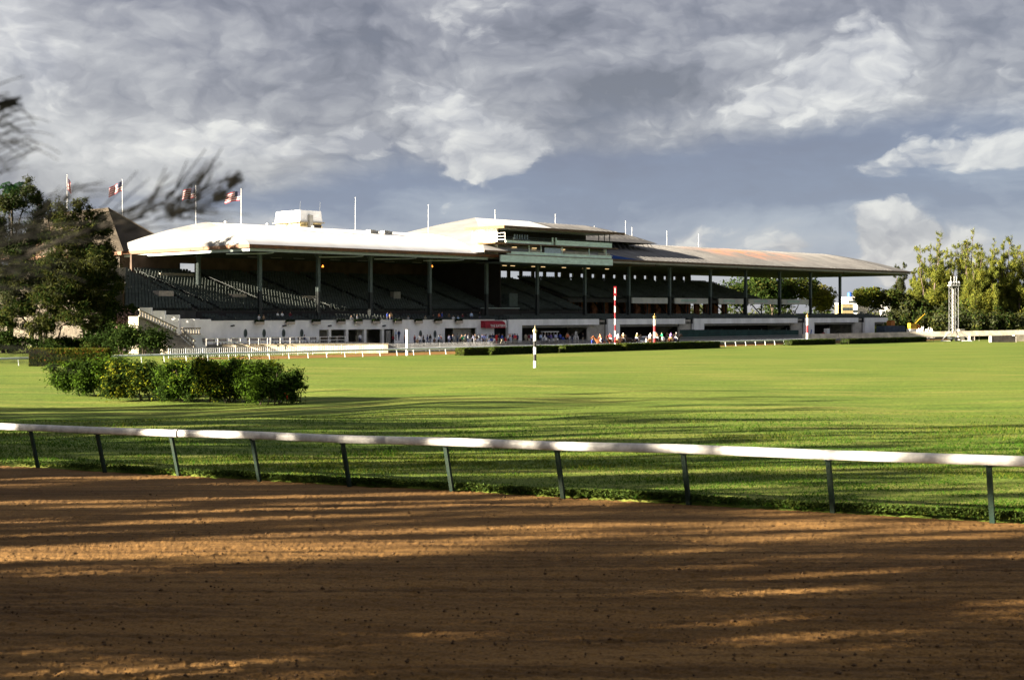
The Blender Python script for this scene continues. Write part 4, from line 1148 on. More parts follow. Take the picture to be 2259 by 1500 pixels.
# ------------------------------------------------------------------ square roof tower behind the stand
TW = empty('roof_tower', B(-37, -49, 0), BROT, 'square white tower with stained cornice behind the white roof', 'tower')
mb = MB(); mb.box(-2.7, 2.7, -4, 4, 0, 22.4); mb.build('lower_wall', 'white_wall', TW)
mb = MB(); mb.box(-2.75, 2.75, -4.05, 4.05, 22.4, 22.7); mb.box(-2.6, 2.6, -3.9, 3.9, 22.7, 23.2); mb.build('stained_band', 'stained', TW) if False else None
mat('stained', (.62, .50, .26), .8, .4, 1.2)
mb.build('stained_band', 'stained', TW)
mb = MB(); mb.box(-3.05, 3.05, -4.4, 4.4, 23.2, 23.42); mb.build('cornice', 'stone', TW)
mb = MB(); vs = [(-2.75, -4.05, 23.42), (2.75, -4.05, 23.42), (2.75, 4.05, 23.42), (-2.75, 4.05, 23.42), (-2.55, -3.8, 25.6), (2.55, -3.8, 25.6), (2.55, 3.8, 25.6), (-2.55, 3.8, 25.6)]
mb.add(vs, [(0, 3, 2, 1), (4, 5, 6, 7), (0, 1, 5, 4), (1, 2, 6, 5), (2, 3, 7, 6), (3, 0, 4, 7)]); mb.build('upper_wall', 'white_wall', TW)
mb = MB(); mb.box(-.9, -.1, -4.75, -4.1, 21.9, 24.7); mb.build('duct', 'grey_fascia', TW)
mb = MB(); mb.box(.6, 2.4, -4.1, -4.02, 21.9, 22.9); mb.build('louvre', 'dark_wall', TW)
for x, y, h in ((-2.4, -3.6, 1.7), (2.4, -3.6, 1.9)): mb = MB(); mb.tube((x, y, 25.5), (x + .1, y, 25.6 + h), .04, .02, 5); mb.build('aerial', 'galv', TW)

# ------------------------------------------------------------------ clubhouse with the slate roof at the far left
CH = empty('clubhouse', B(-84.4, -34, 0), BROT, 'stone clubhouse with steep brown slate roof behind the trees on the left', 'building')
mb = MB(); mb.box(-4, 12, 0.5, 42, 0, 12.4); mb.build('wall', 'shaded_stone', CH)
mb = MB(); mb.box(-4.5, 12.3, 0, 42.5, 12.401, 13.0); mb.build('cornice', 'stone', CH)
mb = MB(); mb.box(.4, 12, 1.5, 41, 13.001, 15.9); mb.build('upper_wall', 'shaded_stone', CH)
def slate():
    e0, e1, y0, y1, ze, zr = -.2, 12.4, -.4, 46, 15.9, 24.1; a, b = (6.1, 15.2), (6.1, 36)
    V = [(e0, y0, ze), (e1, y0, ze), (e1, y1, ze), (e0, y1, ze), (a[0], a[1], zr), (b[0], b[1], zr)]
    return mesh_obj('slate_roof', V, [(0, 1, 4), (1, 2, 5, 4), (2, 3, 5), (3, 0, 4, 5), (0, 3, 2, 1)], 'slate', CH)
SR = slate()
mb = MB(); mb.box(6.0, 6.3, 15.0, 36.2, 24.06, 24.2); mb.tube((.0, -.4, 15.95), (6.1, 15.2, 24.15), .12, .12, 5); mb.tube((12.3, -.4, 15.95), (6.1, 15.2, 24.15), .12, .12, 5); mb.build('ridge_cap', 'slate', SR)
mb = MB(); mb.box(-.5, -.21, -.6, 46, 15.3, 15.88); mb.build('copper_eave', 'copper', CH)
# slate courses
V = []; Fq = []
for k in range(1, 26):
    f = k / 26; 
    p0 = Vector((-.2, -.4, 15.9)).lerp(Vector((6.1, 15.2, 24.1)), f); p1 = Vector((-.2, 46, 15.9)).lerp(Vector((6.1, 36, 24.1)), f)
    n = Vector((-.8, 0, .6)); a = len(V)
    V += [p0 + n * .01, p1 + n * .01, p1 + n * .05 + Vector((.02, 0, .03)), p0 + n * .05 + Vector((.02, 0, .03))]; Fq.append((a, a + 1, a + 2, a + 3))
o = mesh_obj('slate_courses', V, Fq, 'slate', SR); tag(o, kind='stuff')
PR = B(-89.5, -26, 0)
mb = MB(); mb.box(-93.2, -89.5, 25, 30, 0, 12.0); mb.build('stone_pier', 'stone', GS)
mb = MB(); mb.box(-93.7, -88.9, 24.4, 30.5, 11.1, 11.7); mb.box(-93.4, -89.2, 24.7, 30.3, 11.7, 12.9); mb.build('pier_cornice', 'stone', GS)
wdw = part('pier_window', 'white_paint', (-93.3, -93.21, 26.2, 28.6, 7.9, 9.5))
for y in (26.45, 27.55): part('pane', 'glass_dark', (-93.36, -93.31, y, y + .8, 8.1, 9.3), parent=wdw)

# ------------------------------------------------------------------ apron, terrace, retaining wall
def poly_slab(name, pts, z0, z1, m, label, cat='ground'):
    mb = MB(); mb.prism([(p[0], p[1]) for p in pts], 'z', z0, z1); o = mb.build(name, m); tag(o, label, cat, kind='structure'); return o
poly_slab('apron', [B(-70, 17.6), B(120, 17.6), B(120, -.16), B(-70, -.16)], -.3, .58, 'apron_concrete', 'concrete apron in front of the grandstand')
W1 = Vector(((490 - CX) / F * 203, 203, 0)); W2 = Vector(((856 - CX) / F * 205.0, 205.0, 0))
poly_slab('terrace', [W1 + Vector((0, .35, 0)), W2 + Vector((0, .35, 0)), B(-66, 6), B(-66, -.17), B(-90.1, -.17), B(-93, 2.5)], .0, 1.25, 'apron_concrete', 'raised bench terrace at the left end')
RW = empty('retaining_wall', W1, 0, 'low stained cream retaining wall below the bench terrace', 'wall')
d = (W2 - W1); n = 12
for i in range(n):
    p = d * (i / n) + Vector((.015, 0, 0)); q = d * ((i + 1) / n) - Vector((.015, 0, 0))
    mb = MB(); vs = [p, q, q + Vector((0, .3, 0)), p + Vector((0, .3, 0))]; vs = vs + [v + Vector((0, 0, 1.28)) for v in vs]
    mb.add(vs, [(0, 3, 2, 1), (4, 5, 6, 7), (0, 1, 5, 4), (1, 2, 6, 5), (2, 3, 7, 6), (3, 0, 4, 7)]); mb.build('wall_panel', 'stained_cream', RW) if 'stained_cream' in MATS else (mat('stained_cream', (.74, .66, .54), .85, .3, 1.1, col2=(.55, .40, .24), stretch=(1, 1, .35)), mb.build('wall_panel', 'stained_cream', RW))
mb = MB(); vs = [Vector((-.1, -.08, 1.282)), d + Vector((.1, -.08, 1.282)), d + Vector((.1, .4, 1.282)), Vector((-.1, .4, 1.282))]; vs = vs + [v + Vector((0, 0, .1)) for v in vs]
mb.add(vs, [(0, 3, 2, 1), (4, 5, 6, 7), (0, 1, 5, 4), (1, 2, 6, 5), (2, 3, 7, 6), (3, 0, 4, 7)]); mb.build('coping', 'stone', RW)

# ------------------------------------------------------------------ rails and fences of the home stretch
def far_rail():
    s0, s1, t = -150, 21, 30.4; org = B(s0, t, 0)
    e = empty('inner_rail', org, BROT, 'white inner rail of the home stretch on short slanted posts beyond the grass', 'rail')
    mb = MB(); n = 30
    for i in range(n): mb.tube(((s1 - s0) * i / n, 0, .86), ((s1 - s0) * (i + 1) / n, 0, .86), .13, .13, 8, caps=False)
    mb.build('rail', 'rail_far', e, True)
    mb = MB(); mb.tube((0, -.05, -.1), (0, .12, .80), .05, .05, 5); o = mb.build('post', 'rail_far', e); me = o.data; o.location = (.5, 0, 0)
    x = 3.5
    while x < s1 - s0: share('post', me, (x, 0, 0), e); x += 3.0
mat('rail_far', (.62, .68, .70), .5, .08, 1)
far_rail()
def pipe_fence(name, px0, px1, t, h, label, m='galv', step=2.7, z0=.05, pick=.17):
    s0, s1 = S_of(px0, t), S_of(px1, t); e = empty(name, B(s0, t, z0), BROT, label, 'fence', 'pipe fences along the apron')
    n = max(1, int(round((s1 - s0) / step))); L = (s1 - s0) / n
    mb = MB(); mb.tube((0, 0, h), (L, 0, h), .035, .035, 5); mb.tube((0, 0, .12), (L, 0, .12), .03, .03, 5)
    k = int(L / pick)
    for j in range(1, k): mb.box(L * j / k - .03, L * j / k + .03, -.012, .012, .12, h)
    o = mb.build('picket_panel', m, e); pm = o.data
    mb = MB(); mb.tube((0, 0, 0), (0, 0, h + .04), .045, .045, 6); o2 = mb.build('post', m, e); po = o2.data
    for i in range(1, n): share('picket_panel', pm, (L * i, 0, 0), e); 
    for i in range(1, n + 1): share('post', po, (L * i, 0, 0), e)
pipe_fence('pipe_fence', 846, 1292, 18.6, 1.28, 'long grey picket fence along the apron in front of the standing crowd')
pipe_fence('pipe_fence', 1496, 1768, 18.6, 1.34, 'grey picket fence right of the horses, in front of the green screen')
pipe_fence('pipe_fence', 372, 845, 20.5, 1.2, 'pale railing in front of the bench terrace on the left', 'rail_far', 2.6, .1, .3)
# terrace handrails and benches
def terrace_rails():
    for i, (a, b) in enumerate(((455, 505), (510, 590), (596, 704), (706, 762))):
        t = 9.0; s0, s1 = S_of(a, t), S_of(b, t)
        e = empty('terrace_rail', B(s0, t, 1.26), BROT, ['white handrail at the left end of the bench terrace', 'white handrail in front of the first porthole windows', 'white handrail in front of the right terrace benches', 'white handrail before the open bays with pillars'][i], 'handrail', 'handrails on the bench terrace')
        railing('rail_frame', [(0, 0, 0), (s1 - s0, 0, 0)], .98, 'white_paint', e, 1.5, .04, 1)
terrace_rails()
def bench():
    e = empty('bench', (0, 0, 0), 0, None, 'bench', 'benches on the terrace')
    for k in range(3): mb = MB(); mb.box(-.95, .95, -.25 + .17 * k, -.12 + .17 * k, .43, .47); mb.build('seat_slat', 'wood', e)
    for k in range(3): mb = MB(); mb.box(-.95, .95, .26 + .03 * k, .29 + .03 * k, .55 + .16 * k, .66 + .16 * k); mb.build('back_slat', 'wood', e)
    for x in (-.8, .8):
        mb = MB(); mb.prism([(-.26, 0), (-.20, 0), (-.18, .43), (.22, .43), (.30, 0), (.36, 0), (.33, 1.0), (.28, 1.0), (.26, .50), (-.26, .50)], 'x', x - .03, x + .03); mb.build('leg_frame', 'steel_dark', e)
    return e
def benches():
    pxs = [(462, 6.5), (495, 6.5), (521, 6.0), (560, 5.0), (587, 6.2), (612, 5.0), (640, 6.0), (668, 4.8), (694, 6.0), (722, 5.0), (748, 6.0)]
    first = None
    ords = ['first', 'second', 'third', 'fourth', 'fifth', 'sixth', 'seventh', 'eighth', 'ninth', 'tenth', 'last']
    for i, (px, t) in enumerate(pxs):
        e = bench() if first is None else copy_tree(first); first = first or e
        e.location = B(S_of(px, t), t, 1.25); e.rotation_euler.z = BROT + (.35 if i % 3 else -.2)
        e['label'] = 'slatted wooden bench on the terrace, %s from the left' % ords[i] if i < 10 else 'slatted wooden bench on the terrace, nearest the open bays'
benches()
def planters():
    pxs = (568, 636, 693, 748, 786, 825, 873, 919, 962, 1008)
    where = ['leftmost of the row along the white wall', 'second from the left', 'third from the left', 'fourth from the left', 'fifth from the left', 'sixth from the left', 'seventh from the left', 'third from the red awning', 'second from the red awning', 'nearest the red awning']
    first = None
    for i, px in enumerate(pxs):
        p = B(sx(px), .5, 4.02)
        if first is None:
            e = empty('flower_box', p, BROT, '', 'planter', 'flower boxes on the stand wall')
            mb = MB(); mb.prism([(-.24, 0), (.2, 0), (.26, .42), (-.3, .42)], 'x', -.72, .72); mb.build('trough', 'terracotta', e)
            crown_obj('plants', [((x, 0, .5), (.3, .25, .24)) for x in (-.6, -.3, 0, .3, .6)], 260, .1, 1.4, ['leaf_dark', 'leaf_mid'], (3, 1), e)
            mb = MB(); mb.box(-.5, -.42, .2, .36, .05, .2); mb.box(.42, .5, .2, .36, .05, .2); mb.build('bracket', 'steel_dark', e); first = e
        else: e = copy_tree(first); e.location = p
        e['label'] = 'cream flower box with dark plants, ' + where[i]
planters()
# cream barrier on the right
def barrier():
    pts = [(1770, 287), (1850, 288.5), (1950, 290), (2060, 292), (2160, 294), (2259, 296), (2420, 299), (2700, 304)]
    tops = [737, 735.5, 733.5, 731.5, 729.8, 728, 725.5, 722]
    e = empty('track_barrier', Vector(((1770 - CX) / F * 287, 287, 0)), 0, 'long cream solid barrier lit by the sun on the far right', 'barrier')
    o = Vector(e.location)
    P = []
    for (px, Y), ty in zip(pts, tops): w = W(px, ty, Y); P.append(w - o)
    for i in range(len(P) - 1):
        n = max(1, int((P[i + 1] - P[i]).length / 4.5))
        for j in range(n):
            p = P[i].lerp(P[i + 1], j / n); q = P[i].lerp(P[i + 1], (j + 1) / n - .012 / n)
            h = 1.05; d = (q - p); d.z = 0; d.normalize(); nn = Vector((-d.y, d.x, 0))
            vs = [p - nn * .32 + Vector((0, 0, -h)), q - nn * .32 + Vector((0, 0, -h)), q + nn * .1 + Vector((0, 0, -h)), p + nn * .1 + Vector((0, 0, -h)), p, q, q + nn * .1, p + nn * .1]
            mb = MB(); mb.add(vs, [(0, 3, 2, 1), (4, 5, 6, 7), (0, 1, 5, 4), (1, 2, 6, 5), (2, 3, 7, 6), (3, 0, 4, 7)])
            mb.build('barrier_panel', 'cream_wall', e)
            mb = MB(); c = p + Vector((0, 0, -h)); mb.tube((c.x, c.y, -.1), (c.x, c.y, c.z + .2), .06, .06, 5); mb.build('post', 'stone', e)
barrier()
# green fabric screen on a frame
s0, s1 = S_of(1500, 4), S_of(1762, 4)
e = empty('green_screen', B(s0, 4, .55), BROT, 'dark green fabric screen hung below the white beams right of the horses', 'screen')
mat('green_fabric', (.018, .05, .045), .9, .15, .6)
k = 9
for i in range(k):
    a = (s1 - s0) * i / k; b = (s1 - s0) * (i + 1) / k - .04
    mb = MB(); mb.box(a, b, -.02, .02, .0, 1.9 - .05 * i); mb.build('fabric_panel', 'green_fabric', e)
    mb = MB(); mb.tube((a, .06, 0), (a, .06, 1.95), .04, .04, 5); mb.build('post', 'galv', e)

# ------------------------------------------------------------------ hedges across the infield edge
def hpx(p0, p1, t0, t1, h, lab, **k):
    hedge_box('clipped_hedge', S_of(p0, t0), S_of(p1, t0), t0, t1, h, lab, 'clipped hedges along the home stretch', **k)
hpx(1024, 1079, 37, 35.2, 1.02, 'short sunlit clipped hedge, leftmost of the row before the crowd', mats=('hedge_mid', 'leaf_olive', 'leaf_yellow'), wts=(4, 2, 1.5))
hpx(1090, 1233, 36.5, 34.5, 1.02, 'dark clipped hedge behind the black and white pole')
hpx(1247, 1372, 36.5, 34.5, 1.02, 'dark clipped hedge below the tall red and white pole')
hpx(1381, 1589, 36.5, 34.5, 1.08, 'longest dark clipped hedge in front of the horses')
hpx(1747, 1844, 35, 33.2, .95, 'dark clipped hedge at the foot of the right red and white pole', dens=110)
hpx(1873, 1974, 36.5, 34.7, .95, 'dark clipped hedge left of the white lattice mast', dens=110)
hpx(1980, 2045, 36.5, 34.7, .95, 'dark clipped hedge under the white frames', dens=110)
hpx(2120, 2420, 33, 31, 1.0, 'dark clipped hedge right of the lattice mast', dens=70)

# ------------------------------------------------------------------ marker poles
def striped_pole(name, loc, bands, r, label, group, ball=None, cat='marker pole'):
    e = empty(name, loc, .4, label, cat, group); z = -.3
    for (h, m) in bands:
        mb = MB(); z1 = z + h; mb.tube((0, 0, z), (0, 0, z1), r, r, 8); mb.build('band', m, e); z = z1
    if ball:
        mb = MB(); R_ = r * 1.35; mb.lathe([(r * .5, 0), (r * 1.1, .05)] + [(R_ * math.sin(a), R_ + .03 - R_ * math.cos(a)) for a in np.linspace(.6, 2.7, 8)] + [(r * .3, R_ * 2 + .05), (r * .12, R_ * 2 + .28), (.005, R_ * 2 + .42)], (0, 0, z), 12); mb.build('ball_finial', ball, e, True)
    return e
p = G(1180, 811); sc = p.y / F
b = [(15 * sc + .3, 'white_paint'), (14.5 * sc, 'black_paint'), (15.5 * sc, 'white_paint'), (14 * sc, 'black_paint'), (16.5 * sc, 'white_paint')]
striped_pole('marker_pole', p, b, 3.6 * sc, 'black and white striped pole with gold ball standing on the open grass', 'marker poles', 'pale_gold')
t = 31.2; zt_ = Z_of(1357, 632, t); zz = zt_ - 1.2
rw = [(1.35, 'white_paint')] + [((zz - 1.05) / 8.4 * (1.05), 'red_paint' if i % 2 == 0 else 'white_paint') for i in range(8)]
e = striped_pole('marker_pole', B(S_of(1357, t), t, 0), rw, .125, 'tallest red and white striped pole with the number one', 'marker poles')
mb = MB(); mb.box(-.2, .2, -.17, .17, zz - .3, zz + 1.2); sg = mb.build('number_board', 'red_paint', e)
e.rotation_euler.z = 0
text_mesh('1', 1.2, 'letter_white', sg, (-.03, -.185, zz + .48), (R(90), 0, 0), name='number')
for px, top, lab in ((1444, 704, 'red and white striped pole with gold ball among the horses'), (1781, 701, 'red and white striped pole with gold ball right of the horses')):
    t = 31.2; zt_ = Z_of(px, top, t); bands = [(zt_ * .14 + .3, 'white_paint' if px < 1500 else 'red_paint')]
    cols = ['red_paint', 'white_paint', 'red_paint', 'white_paint'] if px < 1500 else ['white_paint', 'red_paint', 'white_paint']
    for c in cols: bands.append((zt_ * .86 / len(cols), c))
    striped_pole('marker_pole', B(S_of(px, t), t, 0), bands, .21, lab, 'marker poles', 'gold')
p = G(898, 784); striped_pole('marker_pole', p, [((784 - 727) * p.y / F + .3, 'white_paint')], .19, 'plain white pole standing at the edge of the grass', 'marker poles')

# ------------------------------------------------------------------ people and horses
def skin_mesh(name, joints, edges, root, sub=1):
    """joints: name -> (x,y,z,r); grows one continuous surface over the skeleton"""
    ks = list(joints); idx = {k: i for i, k in enumerate(ks)}
    me = bpy.data.meshes.new(name); me.from_pydata([joints[k][:3] for k in ks], [(idx[a], idx[b]) for a, b in edges], []); me.update()
    o = bpy.data.objects.new(name, me); COL.objects.link(o)
    o.modifiers.new('skin', 'SKIN')
    sv = me.skin_vertices[0].data
    for k in ks:
        r = joints[k][3]; ry = joints[k][4] if len(joints[k]) > 4 else r
        sv[idx[k]].radius = (r, ry); sv[idx[k]].use_root = (k == root)
    sm = o.modifiers.new('sub', 'SUBSURF'); sm.levels = sub; sm.render_levels = sub
    dg = bpy.context.evaluated_depsgraph_get(); dg.update(); out = bpy.data.meshes.new_from_object(o.evaluated_get(dg)); out.name = name
    bpy.data.objects.remove(o); bpy.data.meshes.remove(me)
    out.polygons.foreach_set('use_smooth', np.ones(len(out.polygons), dtype=bool))
    return out
def person_mesh(kind):
    J = {}; sit = kind in ('sit', 'ride')
    hz = .95 if not sit else .52
    lean = {'stand': 0, 'walk': .02, 'lean': -.16, 'sit': -.03, 'ride': -.18}[kind]
    def T(k, x, y, z, r, ry=None): J[k] = (x, y, z, r, ry or r)
    T('pelvis', 0, 0, hz, .155, .12); T('spine', 0, lean * .4, hz + .22, .14, .11); T('chest', 0, lean * .9, hz + .42, .175, .12)
    T('neck', 0, lean * 1.1, hz + .55, .06); T('head0', 0, lean * 1.15 - .02, hz + .63, .085, .09); T('head1', 0, lean * 1.15 - .02, hz + .72, .092, .10); T('head2', 0, lean * 1.15 - .01, hz + .78, .06)
    E = [('pelvis', 'spine'), ('spine', 'chest'), ('chest', 'neck'), ('neck', 'head0'), ('head0', 'head1'), ('head1', 'head2')]
    for sd, q in ((-1, 'L'), (1, 'R')):
        fw = {'stand': -.04, 'walk': -.16 * sd, 'lean': -.30, 'sit': -.22, 'ride': -.34}[kind]
        T('sh' + q, .19 * sd, lean * .9, hz + .46, .07); T('el' + q, .25 * sd, lean * .6 + fw * .4, hz + .20, .05)
        T('wr' + q, .23 * sd, lean * .6 + fw * 1.1, hz - .0 if kind in ('stand', 'walk') else hz + .14, .036); T('ha' + q, .22 * sd, lean * .6 + fw * 1.25 - .01, hz - .09 if kind in ('stand', 'walk') else hz + .13, .042)
        E += [('chest', 'sh' + q), ('sh' + q, 'el' + q), ('el' + q, 'wr' + q), ('wr' + q, 'ha' + q)]
        if kind == 'sit': leg = [(.1, -.05, .5, .10), (.12, -.45, .50, .075), (.12, -.44, .09, .05), (.12, -.60, .05, .045)]
        elif kind == 'ride': leg = [(.15, -.02, .48, .11), (.34, -.28, .22, .075), (.33, .02, -.14, .05), (.35, -.16, -.20, .045)]
        elif kind == 'walk': leg = [(.1, 0, .9, .105), (.11, -.14 * sd - .03, .5, .07), (.11, -.20 * sd + .04, .09, .05), (.12, -.20 * sd - .12, .05, .045)]
        else: leg = [(.1, 0, .9, .105), (.12, -.01, .5, .07), (.13, .02, .09, .05), (.14, -.14, .05, .045)]
        for nm, (x, y, z, r) in zip(('hip', 'kn', 'an', 'to'), leg): T(nm + q, x * sd, y, z, r)
        E += [('pelvis', 'hip' + q), ('hip' + q, 'kn' + q), ('kn' + q, 'an' + q), ('an' + q, 'to' + q)]
    me = skin_mesh('person_' + kind, J, E, 'pelvis', 1)
    for m in ('cloth_grey', 'cloth_denim', 'skin', 'hair', 'black_paint'): me.materials.append(M(m))   # 0 top 1 trousers 2 skin 3 hair 4 shoes
    neck = hz + .555; hc = Vector((0, lean * 1.15 - .02, hz + .70))
    hands = [Vector(J['ha' + q][:3]) for q in 'LR']; toes = [(Vector(J['to' + q][:3]), Vector(J['an' + q][:3])) for q in 'LR']
    for p in me.polygons:
        c = Vector(p.center); m = 0
        if c.z > neck - .01 and abs(c.x) < .13: m = 3 if (c.z > hc.z + .055 or (c.y > hc.y + .03 and c.z > hc.z - .06)) else 2
        elif min((c - h).length for h in hands) < .11: m = 2
        elif min(min((c - a).length, (c - b).length - .03) for a, b in toes) < .09: m = 4
        elif c.z < hz + .06 and not (abs(c.x) > .19 and c.z > hz - .15 and not sit): m = 1
        p.material_index = m
    return me
PM = {k: person_mesh(k) for k in ('stand', 'walk', 'lean', 'sit', 'ride')}
COUNT = {}
PEOPLE = []
def person(kind, loc, rz, top, trou, label=None, hair=None, group=None, skin=None, scale=1.0):
    o = share('person', PM[kind], loc, None, rz); o.scale = (scale,) * 3
    for i, m in ((0, CLOTH[top]), (1, CLOTH[trou])):
        o.material_slots[i].link = 'OBJECT'; o.material_slots[i].material = m
    if hair: o.material_slots[3].link = 'OBJECT'; o.material_slots[3].material = CLOTH[hair]
    tag(o, label, 'person', group); return o
ORD = ['leftmost', 'second from the left', 'third from the left', 'fourth from the left', 'fifth from the left', 'sixth from the left', 'seventh from the left', 'eighth from the left', 'ninth from the left', 'tenth from the left', 'eleventh from the left', 'twelfth from the left', 'thirteenth from the left', 'fourteenth from the left', 'fifteenth from the left', 'sixteenth from the left']
def crowd():
    L = [(893, 6, 'stand', 'brown', 'denim'), (915, 8, 'stand', 'maroon', 'denim'), (920.5, 12, 'sit', 'tan', 'khaki'), (927, 9, 'lean', 'white', 'denim'), (934, 10, 'stand', 'black', 'black'),
         (943, 7, 'walk', 'navy', 'denim'), (949, 4, 'stand', 'black', 'grey'), (958, 12, 'sit', 'brown', 'black'), (967, 11, 'lean', 'pale_blue', 'black'), (975, 13, 'sit', 'grey', 'denim'),
         (991, 9, 'stand', 'lavender', 'denim'), (996.5, 11, 'walk', 'navy', 'black'), (1000.5, 3, 'stand', 'maroon', 'black'), (1009, 3.5, 'stand', 'grey', 'denim'), (1017, 13, 'sit', 'black', 'black'),
         (1025, 12, 'sit', 'khaki', 'denim'), (1031, 4, 'walk', 'pale_blue', 'navy'), (1037, 13, 'sit', 'white', 'denim'), (1048.5, 9, 'stand', 'black', 'black'), (1054, 14, 'sit', 'white', 'navy'),
         (1057, 8, 'stand', 'grey', 'denim'), (1064, 9.5, 'stand', 'navy', 'denim'), (1068, 13.5, 'sit', 'brown', 'denim'), (1073, 8.5, 'walk', 'pale_blue', 'khaki'), (1081, 9, 'stand', 'black', 'denim'),
         (1085, 13.5, 'sit', 'blue', 'denim'), (1089.5, 13, 'sit', 'white', 'black'), (1095, 8, 'stand', 'red', 'red'), (1108.5, 9, 'walk', 'black', 'black'), (1115, 13.5, 'sit', 'red', 'denim'),
         (1121, 10, 'stand', 'white', 'black'), (1130, 7, 'stand', 'black', 'grey'), (1136, 11, 'lean', 'white', 'denim'), (1141, 12, 'stand', 'navy', 'black'), (1160, 10, 'stand', 'khaki', 'khaki'),
         (1167, 13, 'sit', 'white', 'denim'), (1172, 12, 'lean', 'lavender', 'navy'), (1193, 12, 'stand', 'pale_blue', 'denim'), (1200, 13, 'lean', 'white', 'denim'), (1209, 13.5, 'stand', 'navy', 'black'),
         (1215, 12, 'stand', 'blue', 'denim'), (1226, 13, 'stand', 'lavender', 'khaki'), (1237, 12.5, 'lean', 'blue', 'navy'), (1242, 13.5, 'sit', 'blue', 'denim'), (1248, 10, 'lean', 'olive', 'black')]
    rn = random.Random(77)
    for k_ in range(34):
        L.append((rn.choice((rn.uniform(905, 1050), rn.uniform(1045, 1150), rn.uniform(1150, 1290))), rn.uniform(6, 15), rn.choice(('stand', 'stand', 'walk', 'sit', 'lean')), rn.choice(('white', 'navy', 'black', 'grey', 'pale_blue', 'maroon', 'khaki', 'brown', 'blue', 'red', 'olive', 'tan', 'purple', 'lavender', 'green', 'orange')), rn.choice(('denim', 'black', 'khaki', 'grey'))))
    L.sort(key=lambda q: q[0])
    seen = {}
    for px, t, k, top, tr in L:
        n = seen.get((top), 0); seen[top] = n + 1
        act = {'stand': 'standing', 'walk': 'walking', 'lean': 'leaning', 'sit': 'seated'}[k]
        person(k, B(S_of(px, t), t, .585), random.uniform(-3.1, 3.1), top, tr, '%s person in %s on the apron, %s in that colour' % (act, top.replace('_', ' '), ORD[n]), group='crowd on the apron')
    # people by and in the open bays
    for px, t, k, top, tr, z, lab in ((868, 1.2, 'stand', 'khaki', 'khaki', 1.3, 'person in khaki standing on the steps beside the last pillar'), (873.5, 1.5, 'stand', 'pale_blue', 'grey', 1.3, 'person in pale blue top on the steps beside the last pillar'),
                           (880, 1.4, 'walk', 'navy', 'denim', 1.25, 'person in navy on the steps right of the last pillar'), (749, -.8, 'stand', 'navy', 'denim', .6, 'person in navy inside the second open bay'),
                           (786, -1.2, 'stand', 'khaki', 'khaki', .6, 'person in khaki inside the third open bay'), (794.5, 1.0, 'walk', 'white', 'navy', .75, 'person in white shirt walking before the third open bay'),
                           (671, 5.2, 'sit', 'navy', 'denim', 1.26, 'person in navy seated on a terrace bench below the fourth porthole')):
        person(k, B(S_of(px, t), t, z), random.uniform(-2, 2), top, tr, lab)
    b = person('stand', B(S_of(866.5, 5), 5, .6), BROT + 2.6, 'black', 'black', 'person in black with a red backpack standing below the last pillar')
    mb = MB(); mb.prism([(-.16, 1.02), (.16, 1.02), (.18, 1.35), (.1, 1.48), (-.1, 1.48), (-.18, 1.35)], 'y', .12, .3)
    pk = mb.build('backpack', 'red_paint'); pk.location = b.location; pk.rotation_euler = b.rotation_euler; tag(pk, 'red backpack worn by the person in black by the bays', 'backpack')
    # spectators up in the boxes
    seen = {}
    for px, row, k, top in ((571, 1, 'sit', 'white'), (581, 1, 'sit', 'tan'), (787, 1, 'sit', 'white'), (775, 0, 'sit', 'grey'), (855, 1, 'stand', 'blue'), (862, 1, 'stand', 'tan'), (900, 0, 'sit', 'grey'), (938, 0, 'sit', 'khaki'), (975, 1, 'stand', 'blue'), (1000, 0, 'sit', 'white'),
                            (1010, 0, 'sit', 'pale_blue'), (1040, 1, 'stand', 'pale_blue'), (955, 1, 'sit', 'black'), (990, 2, 'sit', 'brown'), (1020, 2, 'sit', 'maroon'), (622, 4, 'sit', 'white'), (612, 4, 'sit', 'white'), (640, 4, 'sit', 'maroon'), (1058, 1, 'stand', 'black'), (968, 3, 'sit', 'orange')):
        y, z = fr[row]; n = seen.get(top, 0); seen[top] = n + 1
        person(k, B(S_of(px, -y - .2), -y - .2, z), BROT + random.uniform(-.5, .5), top, 'denim', 'spectator in %s in the front boxes, %s in that colour' % (top.replace('_', ' '), ORD[n]), group='spectators in the front boxes')
crowd()
